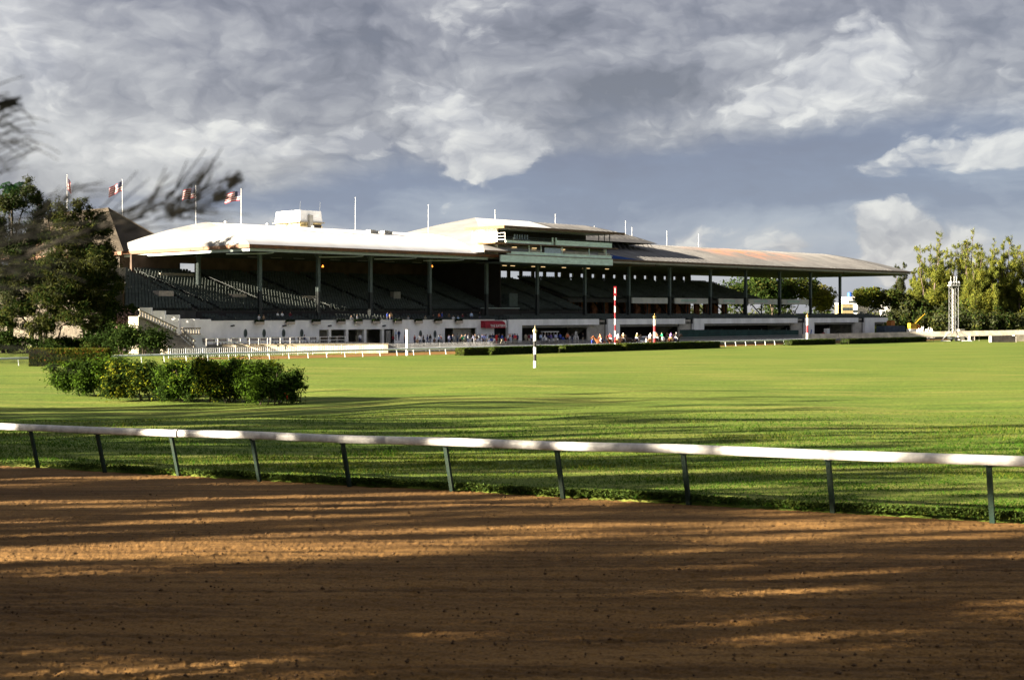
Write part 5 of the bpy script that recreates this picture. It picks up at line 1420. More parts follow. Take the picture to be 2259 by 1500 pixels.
def horse_base():
    J = {}
    def T(k, x, y, z, r, ry=None): J[k] = (x, y, z, r, ry or r)
    T('rump', -.78, 0, 1.28, .26, .27); T('loin', -.35, 0, 1.28, .27, .30); T('mid', .1, 0, 1.22, .29, .33); T('chest', .58, 0, 1.25, .25, .33); T('nb', .86, 0, 1.48, .15, .23); T('nm', 1.12, 0, 1.80, .10, .15); T('poll', 1.30, 0, 2.02, .09, .11); T('face', 1.50, 0, 1.86, .075, .09); T('nose', 1.70, 0, 1.64, .055, .06)
    E = [('rump', 'loin'), ('loin', 'mid'), ('mid', 'chest'), ('chest', 'nb'), ('nb', 'nm'), ('nm', 'poll'), ('poll', 'face'), ('face', 'nose')]
    for s, q in ((-1, 'L'), (1, 'R')):
        f = .12 * s
        for nm, x, z, r in (('fs', .62, .98, .11), ('fe', .60, .80, .085), ('fk', .64 + f, .50, .055), ('ff', .60 + f, .14, .042), ('fh', .66 + f, .03, .06)): T(nm + q, x, .16 * s, z, r)
        E += [('chest', 'fs' + q), ('fs' + q, 'fe' + q), ('fe' + q, 'fk' + q), ('fk' + q, 'ff' + q), ('ff' + q, 'fh' + q)]
        for nm, x, z, r in (('hs', -.72, 1.02, .17), ('hk', -.58 - f, .80, .12), ('hh', -.90 - f, .52, .058), ('hf', -.82 - f, .14, .042), ('hf2', -.76 - f, .03, .06)): T(nm + q, x, .17 * s, z, r)
        E += [('rump', 'hs' + q), ('hs' + q, 'hk' + q), ('hk' + q, 'hh' + q), ('hh' + q, 'hf' + q), ('hf' + q, 'hf2' + q)]
        T('er' + q, 1.27, .06 * s, 2.16, .025); E.append(('poll', 'er' + q))
    return skin_mesh('horse_body', J, E, 'mid', 1)
HM = horse_base()
for n, c in (('chestnut', (.24, .085, .03)), ('bay', (.10, .035, .018)), ('dark_bay', (.03, .016, .012)), ('sorrel', (.36, .13, .045))): mat('coat_' + n, c, .5, .15, 3)
HM.materials.append(M('coat_bay'))
mb = MB(); mb.path([(-1.02, 0, 1.42), (-1.16, 0, 1.22), (-1.18, 0, .85), (-1.14, 0, .55)], [.05, .09, .09, .02], 6); TAILM = mb.build('tail', 'hair'); TM = TAILM.data; bpy.data.objects.remove(TAILM)
mb = MB(); mb.prism([(1.30, 2.14), (1.02, 1.98), (.72, 1.66), (.62, 1.50), (.76, 1.50), (1.08, 1.80), (1.26, 2.02)], 'y', -.05, .05); o = mb.build('mane', 'hair'); MM = o.data; bpy.data.objects.remove(o)
mb = MB(); mb.prism([(-.34, 1.05), (-.36, 1.3), (-.2, 1.52), (.2, 1.52), (.36, 1.3), (.34, 1.05), (.31, 1.05), (.31, 1.3), (.17, 1.47), (-.17, 1.47), (-.31, 1.3), (-.31, 1.05)], 'x', -.28, .3); mb.prism([(-.3, 1.5), (.3, 1.5), (.34, 1.6), (.1, 1.545), (-.2, 1.56), (-.34, 1.64)], 'y', -.15, .15, 0); o = mb.build('saddle', 'cloth_white'); SMs = o.data; bpy.data.objects.remove(o)
def horse(px, t, rz, coat, label, saddle='cloth_white', rider=None):
    loc = B(S_of(px, t), t, .015)
    e = empty('horse', loc, rz, label, 'horse', 'horses on the home stretch')
    b = share('body', HM, (0, 0, 0), e); b.material_slots[0].link = 'OBJECT'; b.material_slots[0].material = M('coat_' + coat)
    share('tail', TM, (0, 0, 0), e); share('mane', MM, (0, 0, 0), e)
    s = share('saddle', SMs, (0, 0, 0), e); s.material_slots[0].link = 'OBJECT'; s.material_slots[0].material = M(saddle)
    if rider:
        top, tr, hat, lab = rider
        off = Vector((-.02 * math.cos(rz), -.02 * math.sin(rz), 1.14)); person('ride', loc + off, rz + math.pi / 2, top, tr, lab, hat)
AW_ = math.atan2(UX.y, UX.x)
horse(1326, 27.0, AW_ + 2.6, 'chestnut', 'chestnut horse at the left of the group, ridden by the person in orange', 'cloth_navy', ('orange', 'white', 'orange', 'rider in orange jacket and white trousers on the leftmost horse'))
horse(1347, 25.5, AW_ + 3.4, 'bay', 'dark red bay horse with white saddlecloth, ridden by the jockey in red', 'cloth_white', ('red', 'white', 'red', 'jockey in red on the dark bay horse'))
horse(1362, 28.0, .9, 'sorrel', 'sorrel horse seen from behind under the rider in white, near the tall pole', 'cloth_tan', ('white', 'denim', 'white', 'rider in white shirt on the left sorrel horse'))
horse(1374, 24.5, AW_ + .3, 'dark_bay', 'dark horse right of the tall pole with a rider in tan', 'cloth_black', ('tan', 'white', 'white', 'jockey in tan silks right of the tall striped pole'))
horse(1390, 23.8, AW_ + 3.0, 'dark_bay', 'riderless dark horse between the tan jockey and the olive jockey', 'cloth_black')
horse(1404, 25.0, AW_ + .1, 'dark_bay', 'dark horse left of the white car under the jockey in olive', 'cloth_navy', ('olive', 'white', 'white', 'jockey in olive silks left of the white car'))
horse(1434, 27.5, 1.3, 'chestnut', 'chestnut horse seen from behind right of the white car', 'cloth_tan', ('white', 'denim', 'white', 'rider in white shirt on the horse right of the white car'))
horse(1450, 25.5, AW_ + 3.2, 'bay', 'bay horse behind the gold-topped pole under the brown jockey', 'cloth_black', ('brown', 'white', 'purple', 'jockey in brown silks right of the gold-topped pole'))
horse(1462, 25.2, AW_ + 2.7, 'dark_bay', 'dark horse under the jockey in bright green', 'cloth_white', ('green', 'white', 'green', 'jockey in bright green silks and cap'))
horse(1471, 22.5, AW_ + .4, 'dark_bay', 'dark horse behind the green jockey', 'cloth_black', ('brown', 'khaki', 'brown', 'rider in brown behind the green jockey'))
horse(1479, 26.8, 1.0, 'bay', 'bay horse under the rider in purple', 'cloth_tan', ('purple', 'tan', 'purple', 'rider in purple top near the right end of the group'))
horse(1490, 25.5, AW_ - .2, 'dark_bay', 'dark horse at the right end of the group', 'cloth_navy', ('black', 'white', 'white', 'rightmost jockey in black with a white cap'))
person('stand', B(S_of(1307, 27), 27, .015), BROT, 'blue', 'navy', 'person in bright blue standing left of the horses')
person('stand', B(S_of(1425.5, 27.5), 27.5, .015), BROT + .7, 'white', 'navy', 'person in white shirt and navy trousers beside the white car')

# white car among the horses
def car():
    e = empty('parked_car', B(S_of(1419, 22.8), 22.8, .012), BROT + .25, 'white sport utility car standing behind the horses', 'car')
    side = [(-2.3, .45), (-2.35, .8), (-2.2, 1.05), (-1.1, 1.12), (-.55, 1.15), (2.2, 1.2), (2.32, .95), (2.35, .5), (1.85, .4), (1.75, .66), (1.5, .76), (1.2, .66), (1.1, .4), (-1.1, .4), (-1.2, .66), (-1.45, .76), (-1.75, .66), (-1.85, .4)]
    mb = MB(); mb.prism(side, 'y', -.9, .9); mb.build('body', 'car_white', e)
    mb = MB(); V = [(-1.0, -.84, 1.13), (2.15, -.84, 1.19), (2.15, .84, 1.19), (-1.0, .84, 1.13), (-.25, -.68, 1.66), (1.95, -.68, 1.68), (1.95, .68, 1.68), (-.25, .68, 1.66)]
    mb.add(V, [(0, 3, 2, 1), (4, 5, 6, 7), (0, 1, 5, 4), (1, 2, 6, 5), (2, 3, 7, 6), (3, 0, 4, 7)]); mb.build('windows', 'glass_dark', e)
    mb = MB(); V = [(-.3, -.70, 1.66), (2.0, -.70, 1.68), (2.0, .70, 1.68), (-.3, .70, 1.66), (-.1, -.6, 1.76), (1.85, -.6, 1.78), (1.85, .6, 1.78), (-.1, .6, 1.76)]
    mb.add(V, [(0, 3, 2, 1), (4, 5, 6, 7), (0, 1, 5, 4), (1, 2, 6, 5), (2, 3, 7, 6), (3, 0, 4, 7)]); mb.build('roof', 'car_white', e)
    for x in (-.62, .55, 1.5, 2.06):
        for y in (-.77, .77): q = MB(); q.tube((x - (.35 if x < 0 else .0), y * 1.09, 1.14), (x + (.3 if x < 0 else 0), y * .9, 1.68), .05, .05, 4); q.build('pillar', 'car_white', e)
    for x in (-1.47, 1.48):
        for y in (-.82, .82):
            q = MB(); q.tube((x, y - .11, .34), (x, y + .11, .34), .34, .34, 14); w = q.build('wheel', 'rubber', e)
            q = MB(); q.tube((x, y - .125, .34), (x, y + .125, .34), .19, .19, 10); q.build('rim', 'galv', w)
    for y in (-.6, .6): q = MB(); q.box(-2.38, -2.22, y - .2, y + .2, .78, .95); q.build('headlight', 'glass_dark', e)
    q = MB(); q.box(-2.42, -2.3, -.85, .85, .42, .6); q.build('bumper', 'grey_fascia', e)
car()
# white golf cart with canopy, step ladder, rails behind the fence
def cart():
    e = empty('golf_cart', B(S_of(1213, 8), 8, .585), BROT - .3, 'white canopied cart standing under the first white beam', 'cart')
    q = MB(); q.box(-1.45, 1.45, -.65, .65, 1.88, 1.98); q.build('canopy', 'white_paint', e)
    for x in (-1.2, -.1, 1.1):
        for y in (-.55, .55): q = MB(); q.tube((x, y, .5), (x * 1.05, y, 1.88), .04, .04, 5); q.build('canopy_post', 'white_paint', e)
    q = MB(); q.prism([(-1.5, .3), (1.4, .3), (1.4, .75), (.9, .8), (.5, .55), (-.4, .55), (-.7, .95), (-1.3, .9), (-1.5, .7)], 'y', -.58, .58); q.build('body', 'car_white', e)
    q = MB(); q.box(.1, .7, -.55, .55, .80, .92); q.box(.62, .74, -.55, .55, .92, 1.35); q.build('seat', 'steel_dark', e)
    for x in (-1.0, 1.0):
        for y in (-.55, .55): q = MB(); q.tube((x, y - .09, .24), (x, y + .09, .24), .24, .24, 10); q.build('wheel', 'rubber', e)
    e = empty('step_ladder', B(S_of(1271, 12), 12, .585), BROT, 'white step ladder standing behind the fence', 'ladder')
    for a, b in (((-.5, -.2, 0), (-.08, 0, 2.0)), ((.5, -.2, 0), (.08, 0, 2.0)), ((-.45, .5, 0), (-.06, .05, 2.0)), ((.45, .5, 0), (.06, .05, 2.0))):
        q = MB(); q.tube(a, b, .045, .035, 5); q.build('leg', 'white_paint', e)
    for k in range(5):
        f = (k + 1) / 6; q = MB(); q.box(-.5 + .42 * f, .5 - .42 * f, -.22 + .2 * f, -.10 + .2 * f, 2 * f - .02, 2 * f + .02); q.build('rung', 'white_paint', e)
    e = empty('crowd_rail', B(S_of(1257, 12), 12, .585), BROT, 'short white tubular rail left of the step ladder', 'rail')
    railing('rail_frame', [(0, 0, 0), (2.2, 0, 0)], 1.1, 'white_paint', e, .8, .05, 1)
cart()

# ------------------------------------------------------------------ things at the right edge of the infield
def lattice_mast():
    p = G(2104, 753); sc = p.y / F; H = (753 - 609) * sc; w = 7.5 * sc
    e = empty('lattice_mast', p, .12, 'tall white lattice floodlight mast on splayed outriggers', 'mast')
    for x in (-w, w):
        for y in (-w, w): q = MB(); q.tube((x, y, .7), (x, y, H * .86), .04, .04, 6); q.build('leg', 'galv', e)
    n = 14; q = MB()
    for k in range(n):
        z0 = .8 + (H * .84 - .8) * k / n; z1 = .8 + (H * .84 - .8) * (k + 1) / n; s = 1 if k % 2 else -1
        for y in (-w, w): q.tube((-w * s, y, z0), (w * s, y, z1), .022, .022, 4)
        for x in (-w, w): q.tube((x, -w * s, z0), (x, w * s, z1), .022, .022, 4)
    q.build('bracing', 'galv', e)
    q = MB(); q.box(-w * .35, w * .05, -w * .2, w * .2, 1.6, H * .80); q.build('inner_mast', 'concrete', e)
    for k in range(12): z = 2 + k * (H * .76 - 2) / 12; q = MB(); q.box(-w * .55, w * .15, -w * .34, w * .34, z, z + .12); q.build('mast_clamp', 'galv', e)
    q = MB(); q.box(-w * 1.4, w * 1.4, -w * 1.2, w * 1.2, H * .845, H * .865); q.build('platform', 'galv', e)
    for x, y in ((-1.15, -1), (-.4, -1), (.4, -1), (1.15, -1), (-.8, .8), (.8, .8)):
        q = MB(); q.lathe([(.07, 0), (.30, .08), (.34, .35), (.1, .62), (.03, .66)], (x * w, y * w, H * .872), 8); q.build('floodlight', 'galv', e)
    for x in (-.9, .1, .9): q = MB(); q.tube((x * w, 0, H * .86), (x * w, 0, H), .04, .03, 5); q.build('lightning_rod', 'white_paint', e)
    for x, y in ((-4.4, -1.2), (-2.6, 1.5), (4.4, -1.2), (3.2, 1.5)):
        x = x * .95
        q = MB(); q.tube((math.copysign(w, x), math.copysign(w, y), 2.1), (x * .78, y, .1), .09, .07, 5); q.build('outrigger', 'galv', e)
        q = MB(); q.box(min(x * .78, x * .3), max(x * .78, x * .3), y - .1, y + .1, .06, .2); q.build('outrigger_beam', 'white_paint', e)
        q = MB(); q.lathe([(.3, 0), (.3, .06), (.1, .1)], (x * .78, y, -.01), 8); q.build('foot_pad', 'galv', e)
    q = MB(); q.box(-w * 1.3, w * 1.3, -w * 1.6, w * 1.6, .45, .8); q.build('chassis', 'steel_dark', e)
    for y in (-1.2, 1.2): q = MB(); q.tube((0, y - .1, .35), (0, y + .1, .35), .35, .35, 12); q.build('wheel', 'rubber', e)
lattice_mast()
def right_bits():
    p = G(2128, 752); e = empty('utility_cabinet', p + Vector((0, 2.5, 0)), .2, 'grey utility cabinet right behind the lattice mast', 'cabinet')
    q = MB(); q.box(-.6, .6, -.5, .5, .1, 2.3); q.build('cabinet_body', 'concrete', e); q = MB(); q.box(-.52, .52, -.53, -.505, .25, 2.15); q.build('door', 'grey_fascia', e); q = MB(); q.box(-.7, .7, -.6, .6, -.05, .1); q.build('plinth', 'concrete', e); q = MB(); q.box(-.66, .66, -.56, .56, 2.3, 2.38); q.build('lid', 'concrete', e)
    for i, (px, py, w, h, m, lab) in enumerate(((2212, 755, 5.2, 1.25, 'dark_blk', 'long dark concrete block on the grass at the right edge'), (2252, 753, 3.2, 1.35, 'stone', 'pale sunlit concrete block at the right edge of the grass'), (2143, 751, 1.0, .9, 'dark_blk', 'small dark box beside the lattice mast'))):
        p = G(px, py); e = empty('concrete_block', p, .15, lab, 'block', 'concrete blocks on the right')
        q = MB(); q.prism([(-w / 2, -.02), (w / 2, -.02), (w / 2, h * .9), (w / 2 - .08, h), (-w / 2 + .08, h), (-w / 2, h * .9)], 'y', -.45, .45); q.build('block', m, e)
        for x in (-w / 2 - .04, w / 2 - .1): q = MB(); q.box(x, x + .14, -.5, .5, -.02, h * .96); q.build('end_cap', 'concrete', e)
    # stack of white trestle frames
    p = G(2040, 750); e = empty('trestle_frames', p, 0, 'heap of white folding trestle frames left of the mast', 'frames')
    rnd = random.Random(4)
    for k in range(16):
        x = -1.6 + 3.2 * k / 15 + rnd.gauss(0, .08); h = rnd.uniform(1.3, 2.1); z = rnd.uniform(.6, .9); q = MB(); l = rnd.gauss(0, .25)
        q.tube((x - .35 + l, rnd.gauss(0, .3), z), (x, 0, z + h), .05, .05, 5); q.tube((x + .35 + l, rnd.gauss(0, .3), z), (x, 0, z + h), .05, .05, 5); q.tube((x - .2, 0, z + h * .4), (x + .2, 0, z + h * .4), .04, .04, 5)
        q.build('frame', 'white_paint', e)
    q = MB(); q.box(-1.9, 1.9, -.8, .8, .45, .6); q.build('trailer_bed', 'grey_fascia', e)
    for x in (-.6, .6): q = MB(); q.tube((x, -.85, .3), (x, .85, .3), .3, .3, 10); q.build('wheel', 'rubber', e)
    # yellow digger-like machine beyond the barrier
    Y = 306; p = W(2012, 748, Y); p.z = 0; e = empty('yellow_machine', p, .3, 'yellow construction machine with white box and raised arm behind the barrier', 'machine')
    q = MB(); q.box(-.9, .9, -.7, .7, .6, 2.3); q.build('white_box', 'white_paint', e)
    q = MB(); q.prism([(-.8, 2.3), (.8, 2.3), (.75, 3.5), (-.7, 3.55)], 'y', -.6, .6); q.build('cab', 'yellow_paint', e)
    q = MB(); q.box(.95, 1.6, -.6, .6, .9, 3.2); q.build('engine_housing', 'orange_paint', e)
    q = MB(); q.path([(.6, 0, 3.3), (1.8, 0, 4.4), (3.2, 0, 5.6)], [.12, .1, .06], 6); q.build('arm', 'yellow_paint', e)
    for x in (-.7, .8): q = MB(); q.tube((x, -.8, .45), (x, .8, .45), .45, .45, 10); q.build('wheel', 'rubber', e)
    # blue leaning post, white box and red can, container and orange tank by the last pier
    p = G(1793, 752); e = empty('leaning_post', p + Vector((0, 3, 0)), 0, 'blue post leaning beside the right striped pole', 'post'); q = MB(); q.tube((0, 0, -.2), (.35, 0, 2.2), .11, .11, 8); q.build('shaft', 'blue_paint', e); q = MB(); q.lathe([(.13, 0), (.13, .05), (.02, .1)], (.35, 0, 2.2), 8); q.build('cap', 'blue_paint', e)
    s = S_of(1824, 6); e = empty('white_cabinet', B(s, 6, .58), BROT, 'white upright cabinet under the last white beams', 'cabinet'); q = MB(); q.box(-.55, .55, -.4, .4, .05, 1.75); q.build('cabinet_body', 'white_paint', e); q = MB(); q.box(-.6, .6, -.45, .45, 0, .05); q.build('plinth', 'grey_fascia', e); q = MB(); q.box(-.5, .5, -.42, -.405, .15, 1.65); q.build('door', 'rail_far', e)
    e = empty('red_bin', B(S_of(1817, 7), 7, .58), BROT, 'small red bin left of the white cabinet', 'bin'); q = MB(); q.lathe([(.26, 0), (.32, .75), (.33, .78)], (0, 0, 0), 10); q.build('bin_body', 'red_paint', e); q = MB(); q.lathe([(.35, .781), (.3, .86), (.05, .9)], (0, 0, 0), 10); q.build('lid', 'red_paint', e)
    e = empty('site_container', B(S_of(1965, 6), 6, .1), BROT - .2, 'dark blue grey site container right of the last pier', 'container')
    mat('container_paint', (.05, .07, .10), .6, .2, 1.0); q = MB(); q.box(-3.6, 3.6, -1.2, 1.2, .2, 2.6); q.build('container_body', 'container_paint', e)
    for k in range(14): x = -3.4 + k * .52; q = MB(); q.box(x, x + .22, -1.26, -1.2, .3, 2.5); q.build('rib', 'container_paint', e)
    e = empty('water_tank', B(S_of(1965, 3), 3, 2.75), BROT, 'orange tank on top behind the site container', 'tank'); q = MB(); q.box(-.9, .9, -.6, .6, 0, 1.15); q.build('tank_body', 'orange_paint', e); q = MB(); q.lathe([(.3, 1.15), (.3, 1.3), (.05, 1.34)], (0, 0, 0), 10); q.build('filler_cap', 'steel_dark', e)
    q = MB(); q.box(-1.0, 1.0, -.7, .7, -2.7, 0); q.build('stand', 'dark_wood', e)
mat('dark_blk', (.05, .045, .04), .9, .25, 1.5)
right_bits()

# far buildings behind the trees on the right
def far_building(px0, px1, ytop, Y, m, label, rows, roofm='white_paint', depth=14, extra=None):
    x0 = (px0 - CX) / F * Y; x1 = (px1 - CX) / F * Y; h = CAMZ - (ytop - HZ) / F * Y
    e = empty('far_building', ((x0 + x1) / 2, Y, 0), 0, label, 'building', 'far buildings beyond the stand'); w = (x1 - x0) / 2
    q = MB(); q.box(-w, w, 0, depth, 0, h); q.build('wall', m, e); q = MB(); q.box(-w - .2, w + .2, -.2, depth + .2, h, h + .4); q.build('parapet', roofm, e)
    nr, nc = rows
    for r in range(nr):
        for c in range(nc):
            x = -w + 2 * w * (c + .5) / nc; z = h * (r + .55) / nr
            q = MB(); q.box(x - .7, x + .7, -.06, -.01, z - .6, z + .6); q.build('window', 'glass_dark', e)
    if extra: extra(e, w, h)
def tank(e, w, h): q = MB(); q.lathe([(1.1, 0), (1.1, 1.9), (.3, 2.2)], (-w * .4, 3, h + .4), 10); q.build('roof_tank', 'blue_paint', e)
far_building(1858, 1882, 671, 620, 'yellow_wall' if 'yellow_wall' in MATS else mat('yellow_wall', (.26, .21, .11), .8, .15, .5), 'yellow walled building beyond the right end of the stand', (2, 3))
far_building(1872, 1892, 657, 640, 'white_paint', 'white building with a blue roof tank beyond the stand', (3, 3), extra=tank)
far_building(1882, 1918, 665, 655, 'grey_fascia', 'grey building right of the white one beyond the stand', (3, 3))
far_building(1900, 1912, 642, 690, 'grey_fascia', 'slim grey tower block behind the round tree', (6, 2))
far_building(1945, 1978, 664, 640, 'white_paint', 'white building glimpsed between the two right hand trees', (3, 4))

# ------------------------------------------------------------------ near flowering hedge on the infield
for n_, c_ in (('bush_dark', (0.0198, 0.0363, 0.0079)), ('bush_green', (0.0462, 0.0858, 0.0092)), ('bush_yellow', (0.1320, 0.1485, 0.0119)), ('bush_gold', (0.1716, 0.1518, 0.0198)), ('bush_bright', (0.0594, 0.1254, 0.0119))): leafmat(n_, c_, .35)
def near_bushes():
    spec = [  # px centre, base y, half width px, top y, mats, weights, label
        (215, 872, 100, 790, ['bush_dark', 'bush_green', 'bush_green'], (4, 3, 2), 'dark flowering shrub at the left end of the near hedge'),
        (340, 880, 100, 795, ['bush_dark', 'bush_yellow', 'bush_gold'], (5, 1.6, .7), 'yellow green shrub with red blooms, second from the left in the near hedge'),
        (440, 882, 84, 797, ['bush_dark', 'bush_green', 'bush_yellow'], (4, 3, 1), 'dark gappy shrub with bare stems in the middle of the near hedge'),
        (525, 884, 86, 787, ['bush_dark', 'bush_yellow', 'bush_bright'], (4, 1.5, 1.4), 'bright yellow green shrub right of the middle of the near hedge'),
        (595, 888, 62, 800, ['bush_dark', 'bush_green', 'bush_green'], (4, 3, 2), 'dark rounded shrub at the right end of the near hedge'),
        (655, 884, 24, 826, ['bush_dark', 'bush_green', 'bush_bright'], (4, 3, 1), 'small straggly sprig beside the right end of the near hedge')]
    rnd = random.Random(5)
    for i, (px, by, hw, ty, mats, wts, lab) in enumerate(spec):
        p = G(px, by); p.z = float(ground_z(np.array([p.x]), np.array([p.y]))[0]); sc = p.y / F; e = empty('flowering_shrub', p, 0, lab, 'shrub', 'shrubs of the near hedge')
        H = (by - ty) * sc; w = hw * sc; small = hw < 30
        mb = MB()
        for k in range(9 if not small else 4):
            a = rnd.random() * 6.28; x = rnd.uniform(-.7, .7) * w; y = rnd.uniform(-.5, .5)
            pts = [Vector((x * .6, y * .6, -.1))]
            for q in range(4): pts.append(pts[-1] + Vector((rnd.gauss(0, .12) + x * .1, rnd.gauss(0, .12), H * .22)))
            mb = MB(); mb.path(pts, [.045, .035, .028, .02, .012], 5); mb.build('stem', 'bark', e)
        cl = []
        n = int(64 * hw / 70) if not small else 9
        for k in range(n):
            x = rnd.uniform(-1, 1) * w; y = rnd.uniform(-.95, .95); z = rnd.uniform(.18, .90) * H
            if small: z = rnd.uniform(.3, .95) * H; y *= .4
            if abs(x) > .92 * w: z = min(z, H * .75)
            if i == 2 and -.1 * w < x < .75 * w and z < .55 * H: z = H * rnd.uniform(.6, .85)
            r = rnd.uniform(.34, .56) if not small else rnd.uniform(.10, .2); cl.append(((x, y, z), (r, r, r * .85)))
        crown_obj('foliage', cl, int(30000 * hw / 70) if not small else 600, .07, 1.25, mats, wts, e, .45, soft=.66)
        fl = {0: [], 1: [(.78, .62)], 2: [], 3: [(.55, .74)], 4: [(.72, .22)], 5: []}[i]
        for fx, fz in fl:
            q = MB()
            for k in range(4): a = rnd.random() * 6.28; c = Vector((fx * w + rnd.gauss(0, .05), -1.12 + rnd.gauss(0, .03) if not small else -.3, fz * H + rnd.gauss(0, .05))); q.add([c, c + Vector((.06, -.02, .02)), c + Vector((.035, -.03, .07)), c + Vector((-.03, 0, .05))], [(0, 1, 2, 3)])
            q.build('bloom', 'petal_red', e)
    # taller pale green tuft standing up behind
    p = G(515, 868); p.z = float(ground_z(np.array([p.x]), np.array([p.y]))[0]); e = empty('leafy_plant', p, 0, 'fresh green plant standing up behind the near hedge', 'plant'); sc = p.y / F
    crown_obj('foliage', [((x, 0, z), (.35, .35, .3)) for x, z in ((-.5, 1.9), (0, 2.15), (.45, 1.95), (.1, 1.8), (-.2, 1.5), (.3, 1.5))], 1100, .10, 1.6, ['leaf_bright', 'leaf_mid'], (3, 1), e, .5)
    mb = MB(); mb.path([(0, 0, -.1), (.05, 0, .8), (0, 0, 1.9)], [.05, .04, .02], 5); mb.build('stem', 'bark', e)
    # clipped hedge further back on the left
    p = G(150, 808); sc = p.y / F; e = empty('clipped_hedge', p, .05, 'clipped yellow green hedge with reddish tips beside the dark trees', 'hedge')
    w = 84 * sc; H = 37 * sc; P = []; Nn = []
    mb = MB(); mb.box(-w + .25, w - .25, .25, 1.8, .05, H - .25); mb.build('twigs', 'bark_dark', e)
    n = 7000; u = RNG.random(n); v = RNG.random(n); dp = RNG.random(n) ** 1.5 * .2
    P.append(np.stack([(u - .5) * 2 * w, dp - .05, v * H], -1)); Nn.append(np.tile([0, -1, .3], (n, 1)))
    P.append(np.stack([(u - .5) * 2 * w, v * 2, H - dp + .1 * fbm((u - .5) * 9, v * 3, 3, 2)], -1)); Nn.append(np.tile([0, 0, 1.], (n, 1)))
    P.append(np.stack([-w + dp, v[:n] * 2, u * H], -1)); Nn.append(np.tile([-1, 0, .2], (n, 1))); P.append(np.stack([w - dp, v * 2, u * H], -1)); Nn.append(np.tile([1, 0, .2], (n, 1)))
    P = np.concatenate(P); Nn = np.concatenate(Nn) + RNG.normal(size=(len(P), 3)) * .6; V, Fq = leaf_quads(P, .13 * (.6 + .8 * RNG.random(len(P))), 1.1, Nn)
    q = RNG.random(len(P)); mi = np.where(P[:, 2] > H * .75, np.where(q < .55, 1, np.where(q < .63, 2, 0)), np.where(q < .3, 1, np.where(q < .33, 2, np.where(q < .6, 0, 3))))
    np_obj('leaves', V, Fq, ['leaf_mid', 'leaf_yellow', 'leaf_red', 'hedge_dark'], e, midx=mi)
near_bushes()

# ------------------------------------------------------------------ trees on the left in front of the clubhouse
def tree_from_clumps(name, px, Y, clumps, label, mats, wts, nleaf, leaf, seed, trunk_r=.35, bark='bark_pale', forks=2, group=None, lean=0.0, aspect=2.3):
    rnd = random.Random(seed); base = Vector(((px - CX) / F * Y, Y, float(terr(Y))))
    e = empty(name, base, 0, label, 'tree', group); mb = MB(); C = []
    for (cx, cy, r, dy) in clumps:
        c = W(cx, cy, Y + dy) - base; rr = r * Y / F; C.append((c, rr))
    crown = []
    for c, rr in C:
        for k in range(14):
            o = Vector((rnd.gauss(0, 1), rnd.gauss(0, 1), rnd.gauss(0, .8))).normalized() * rr * rnd.uniform(.25, 1.15); q = rr * rnd.uniform(.22, .50)
            crown.append((tuple(c + o), (q, q, q * .85)))
    hub = [Vector((rnd.gauss(0, .3) + lean * 2, 0, 4.0 + k * 2.2)) for k in range(forks)]
    for k in range(forks):
        a = Vector(((k - forks / 2) * .7, rnd.gauss(0, .3), -.3)); h = hub[k] + Vector(((k - forks / 2) * 1.3, 0, 0)); hub[k] = h
        mb.path([a, a.lerp(h, .5) + Vector((rnd.gauss(0, .15), 0, 0)), h], [trunk_r, trunk_r * .8, trunk_r * .65], 8)
    for i, (c, rr) in enumerate(C):
        h = min(hub, key=lambda q: (q - c).length); m = h.lerp(c, .5) + Vector((rnd.gauss(0, .5), rnd.gauss(0, .4), rnd.uniform(.2, .9)))
        mb.path([h, m, c, c + (c - m).normalized() * rr * .5], [trunk_r * .45, trunk_r * .3, trunk_r * .18, .02], 6)
    mb.build('trunk', bark, e, smooth=True)
    crown_obj('crown', crown, nleaf, leaf, aspect, mats, wts, e, .3, soft=.78)
    return e
DK = ['leaf_dark', 'leaf_grey', 'leaf_olive']; DW = (3.2, 2.6, 1.6)
tree_from_clumps('paperbark_tree', 95, 206, [(150, 475, 34, 0), (105, 470, 30, 3), (195, 500, 34, 0), (70, 520, 40, 2), (140, 540, 46, -2), (205, 560, 40, 0), (225, 610, 34, -1), (160, 620, 48, -3), (90, 610, 44, 0), (200, 655, 34, -2), (130, 680, 38, 1), (60, 680, 36, 2), (185, 455, 22, 1), (222, 512, 26, 2), (236, 550, 22, 1), (210, 480, 20, 2), (120, 590, 50, -6), (175, 585, 44, -6), (235, 575, 26, -3), (45, 600, 40, -5), (110, 650, 46, -7), (170, 700, 34, -7), (95, 715, 34, -7), (240, 640, 26, -4), (30, 700, 34, -6)],
                 'broad dark paperbark tree with pale trunks in front of the slate roof', ['leaf_dark', 'leaf_olive', 'leaf_grey', 'leaf_gold'], (3, 2.2, 1.6, .5), 105000, .115, 3, .36, forks=3)
tree_from_clumps('paperbark_tree', 20, 206, [(20, 450, 38, 0), (60, 425, 24, 2), (-10, 520, 50, 0), (40, 560, 44, 0), (-30, 600, 50, 3), (30, 640, 44, 0), (-20, 690, 46, 0), (90, 440, 20, 3)], 'tallest dark tree at the left edge of the picture', DK, DW, 52000, .12, 8, .36, forks=2)
tree_from_clumps('paperbark_tree', 118, 205, [(262, 690, 24, 0), (285, 705, 16, 0), (240, 715, 22, 1), (205, 725, 18, 0), (225, 685, 20, 2), (290, 680, 12, 0)], 'low leaning tree whose pale limb reaches right towards the stairs', ['leaf_dark', 'leaf_mid', 'leaf_grey'], (4, 2, 1), 20000, .13, 12, .22, forks=1, lean=.9)
tree_from_clumps('paperbark_tree', -95, 212, [(-95, 470, 44, 0), (-130, 540, 50, 0), (-70, 560, 46, 0), (-110, 640, 50, 0)], 'dark tree just outside the left edge', DK, DW, 9000, .3, 15, .40)
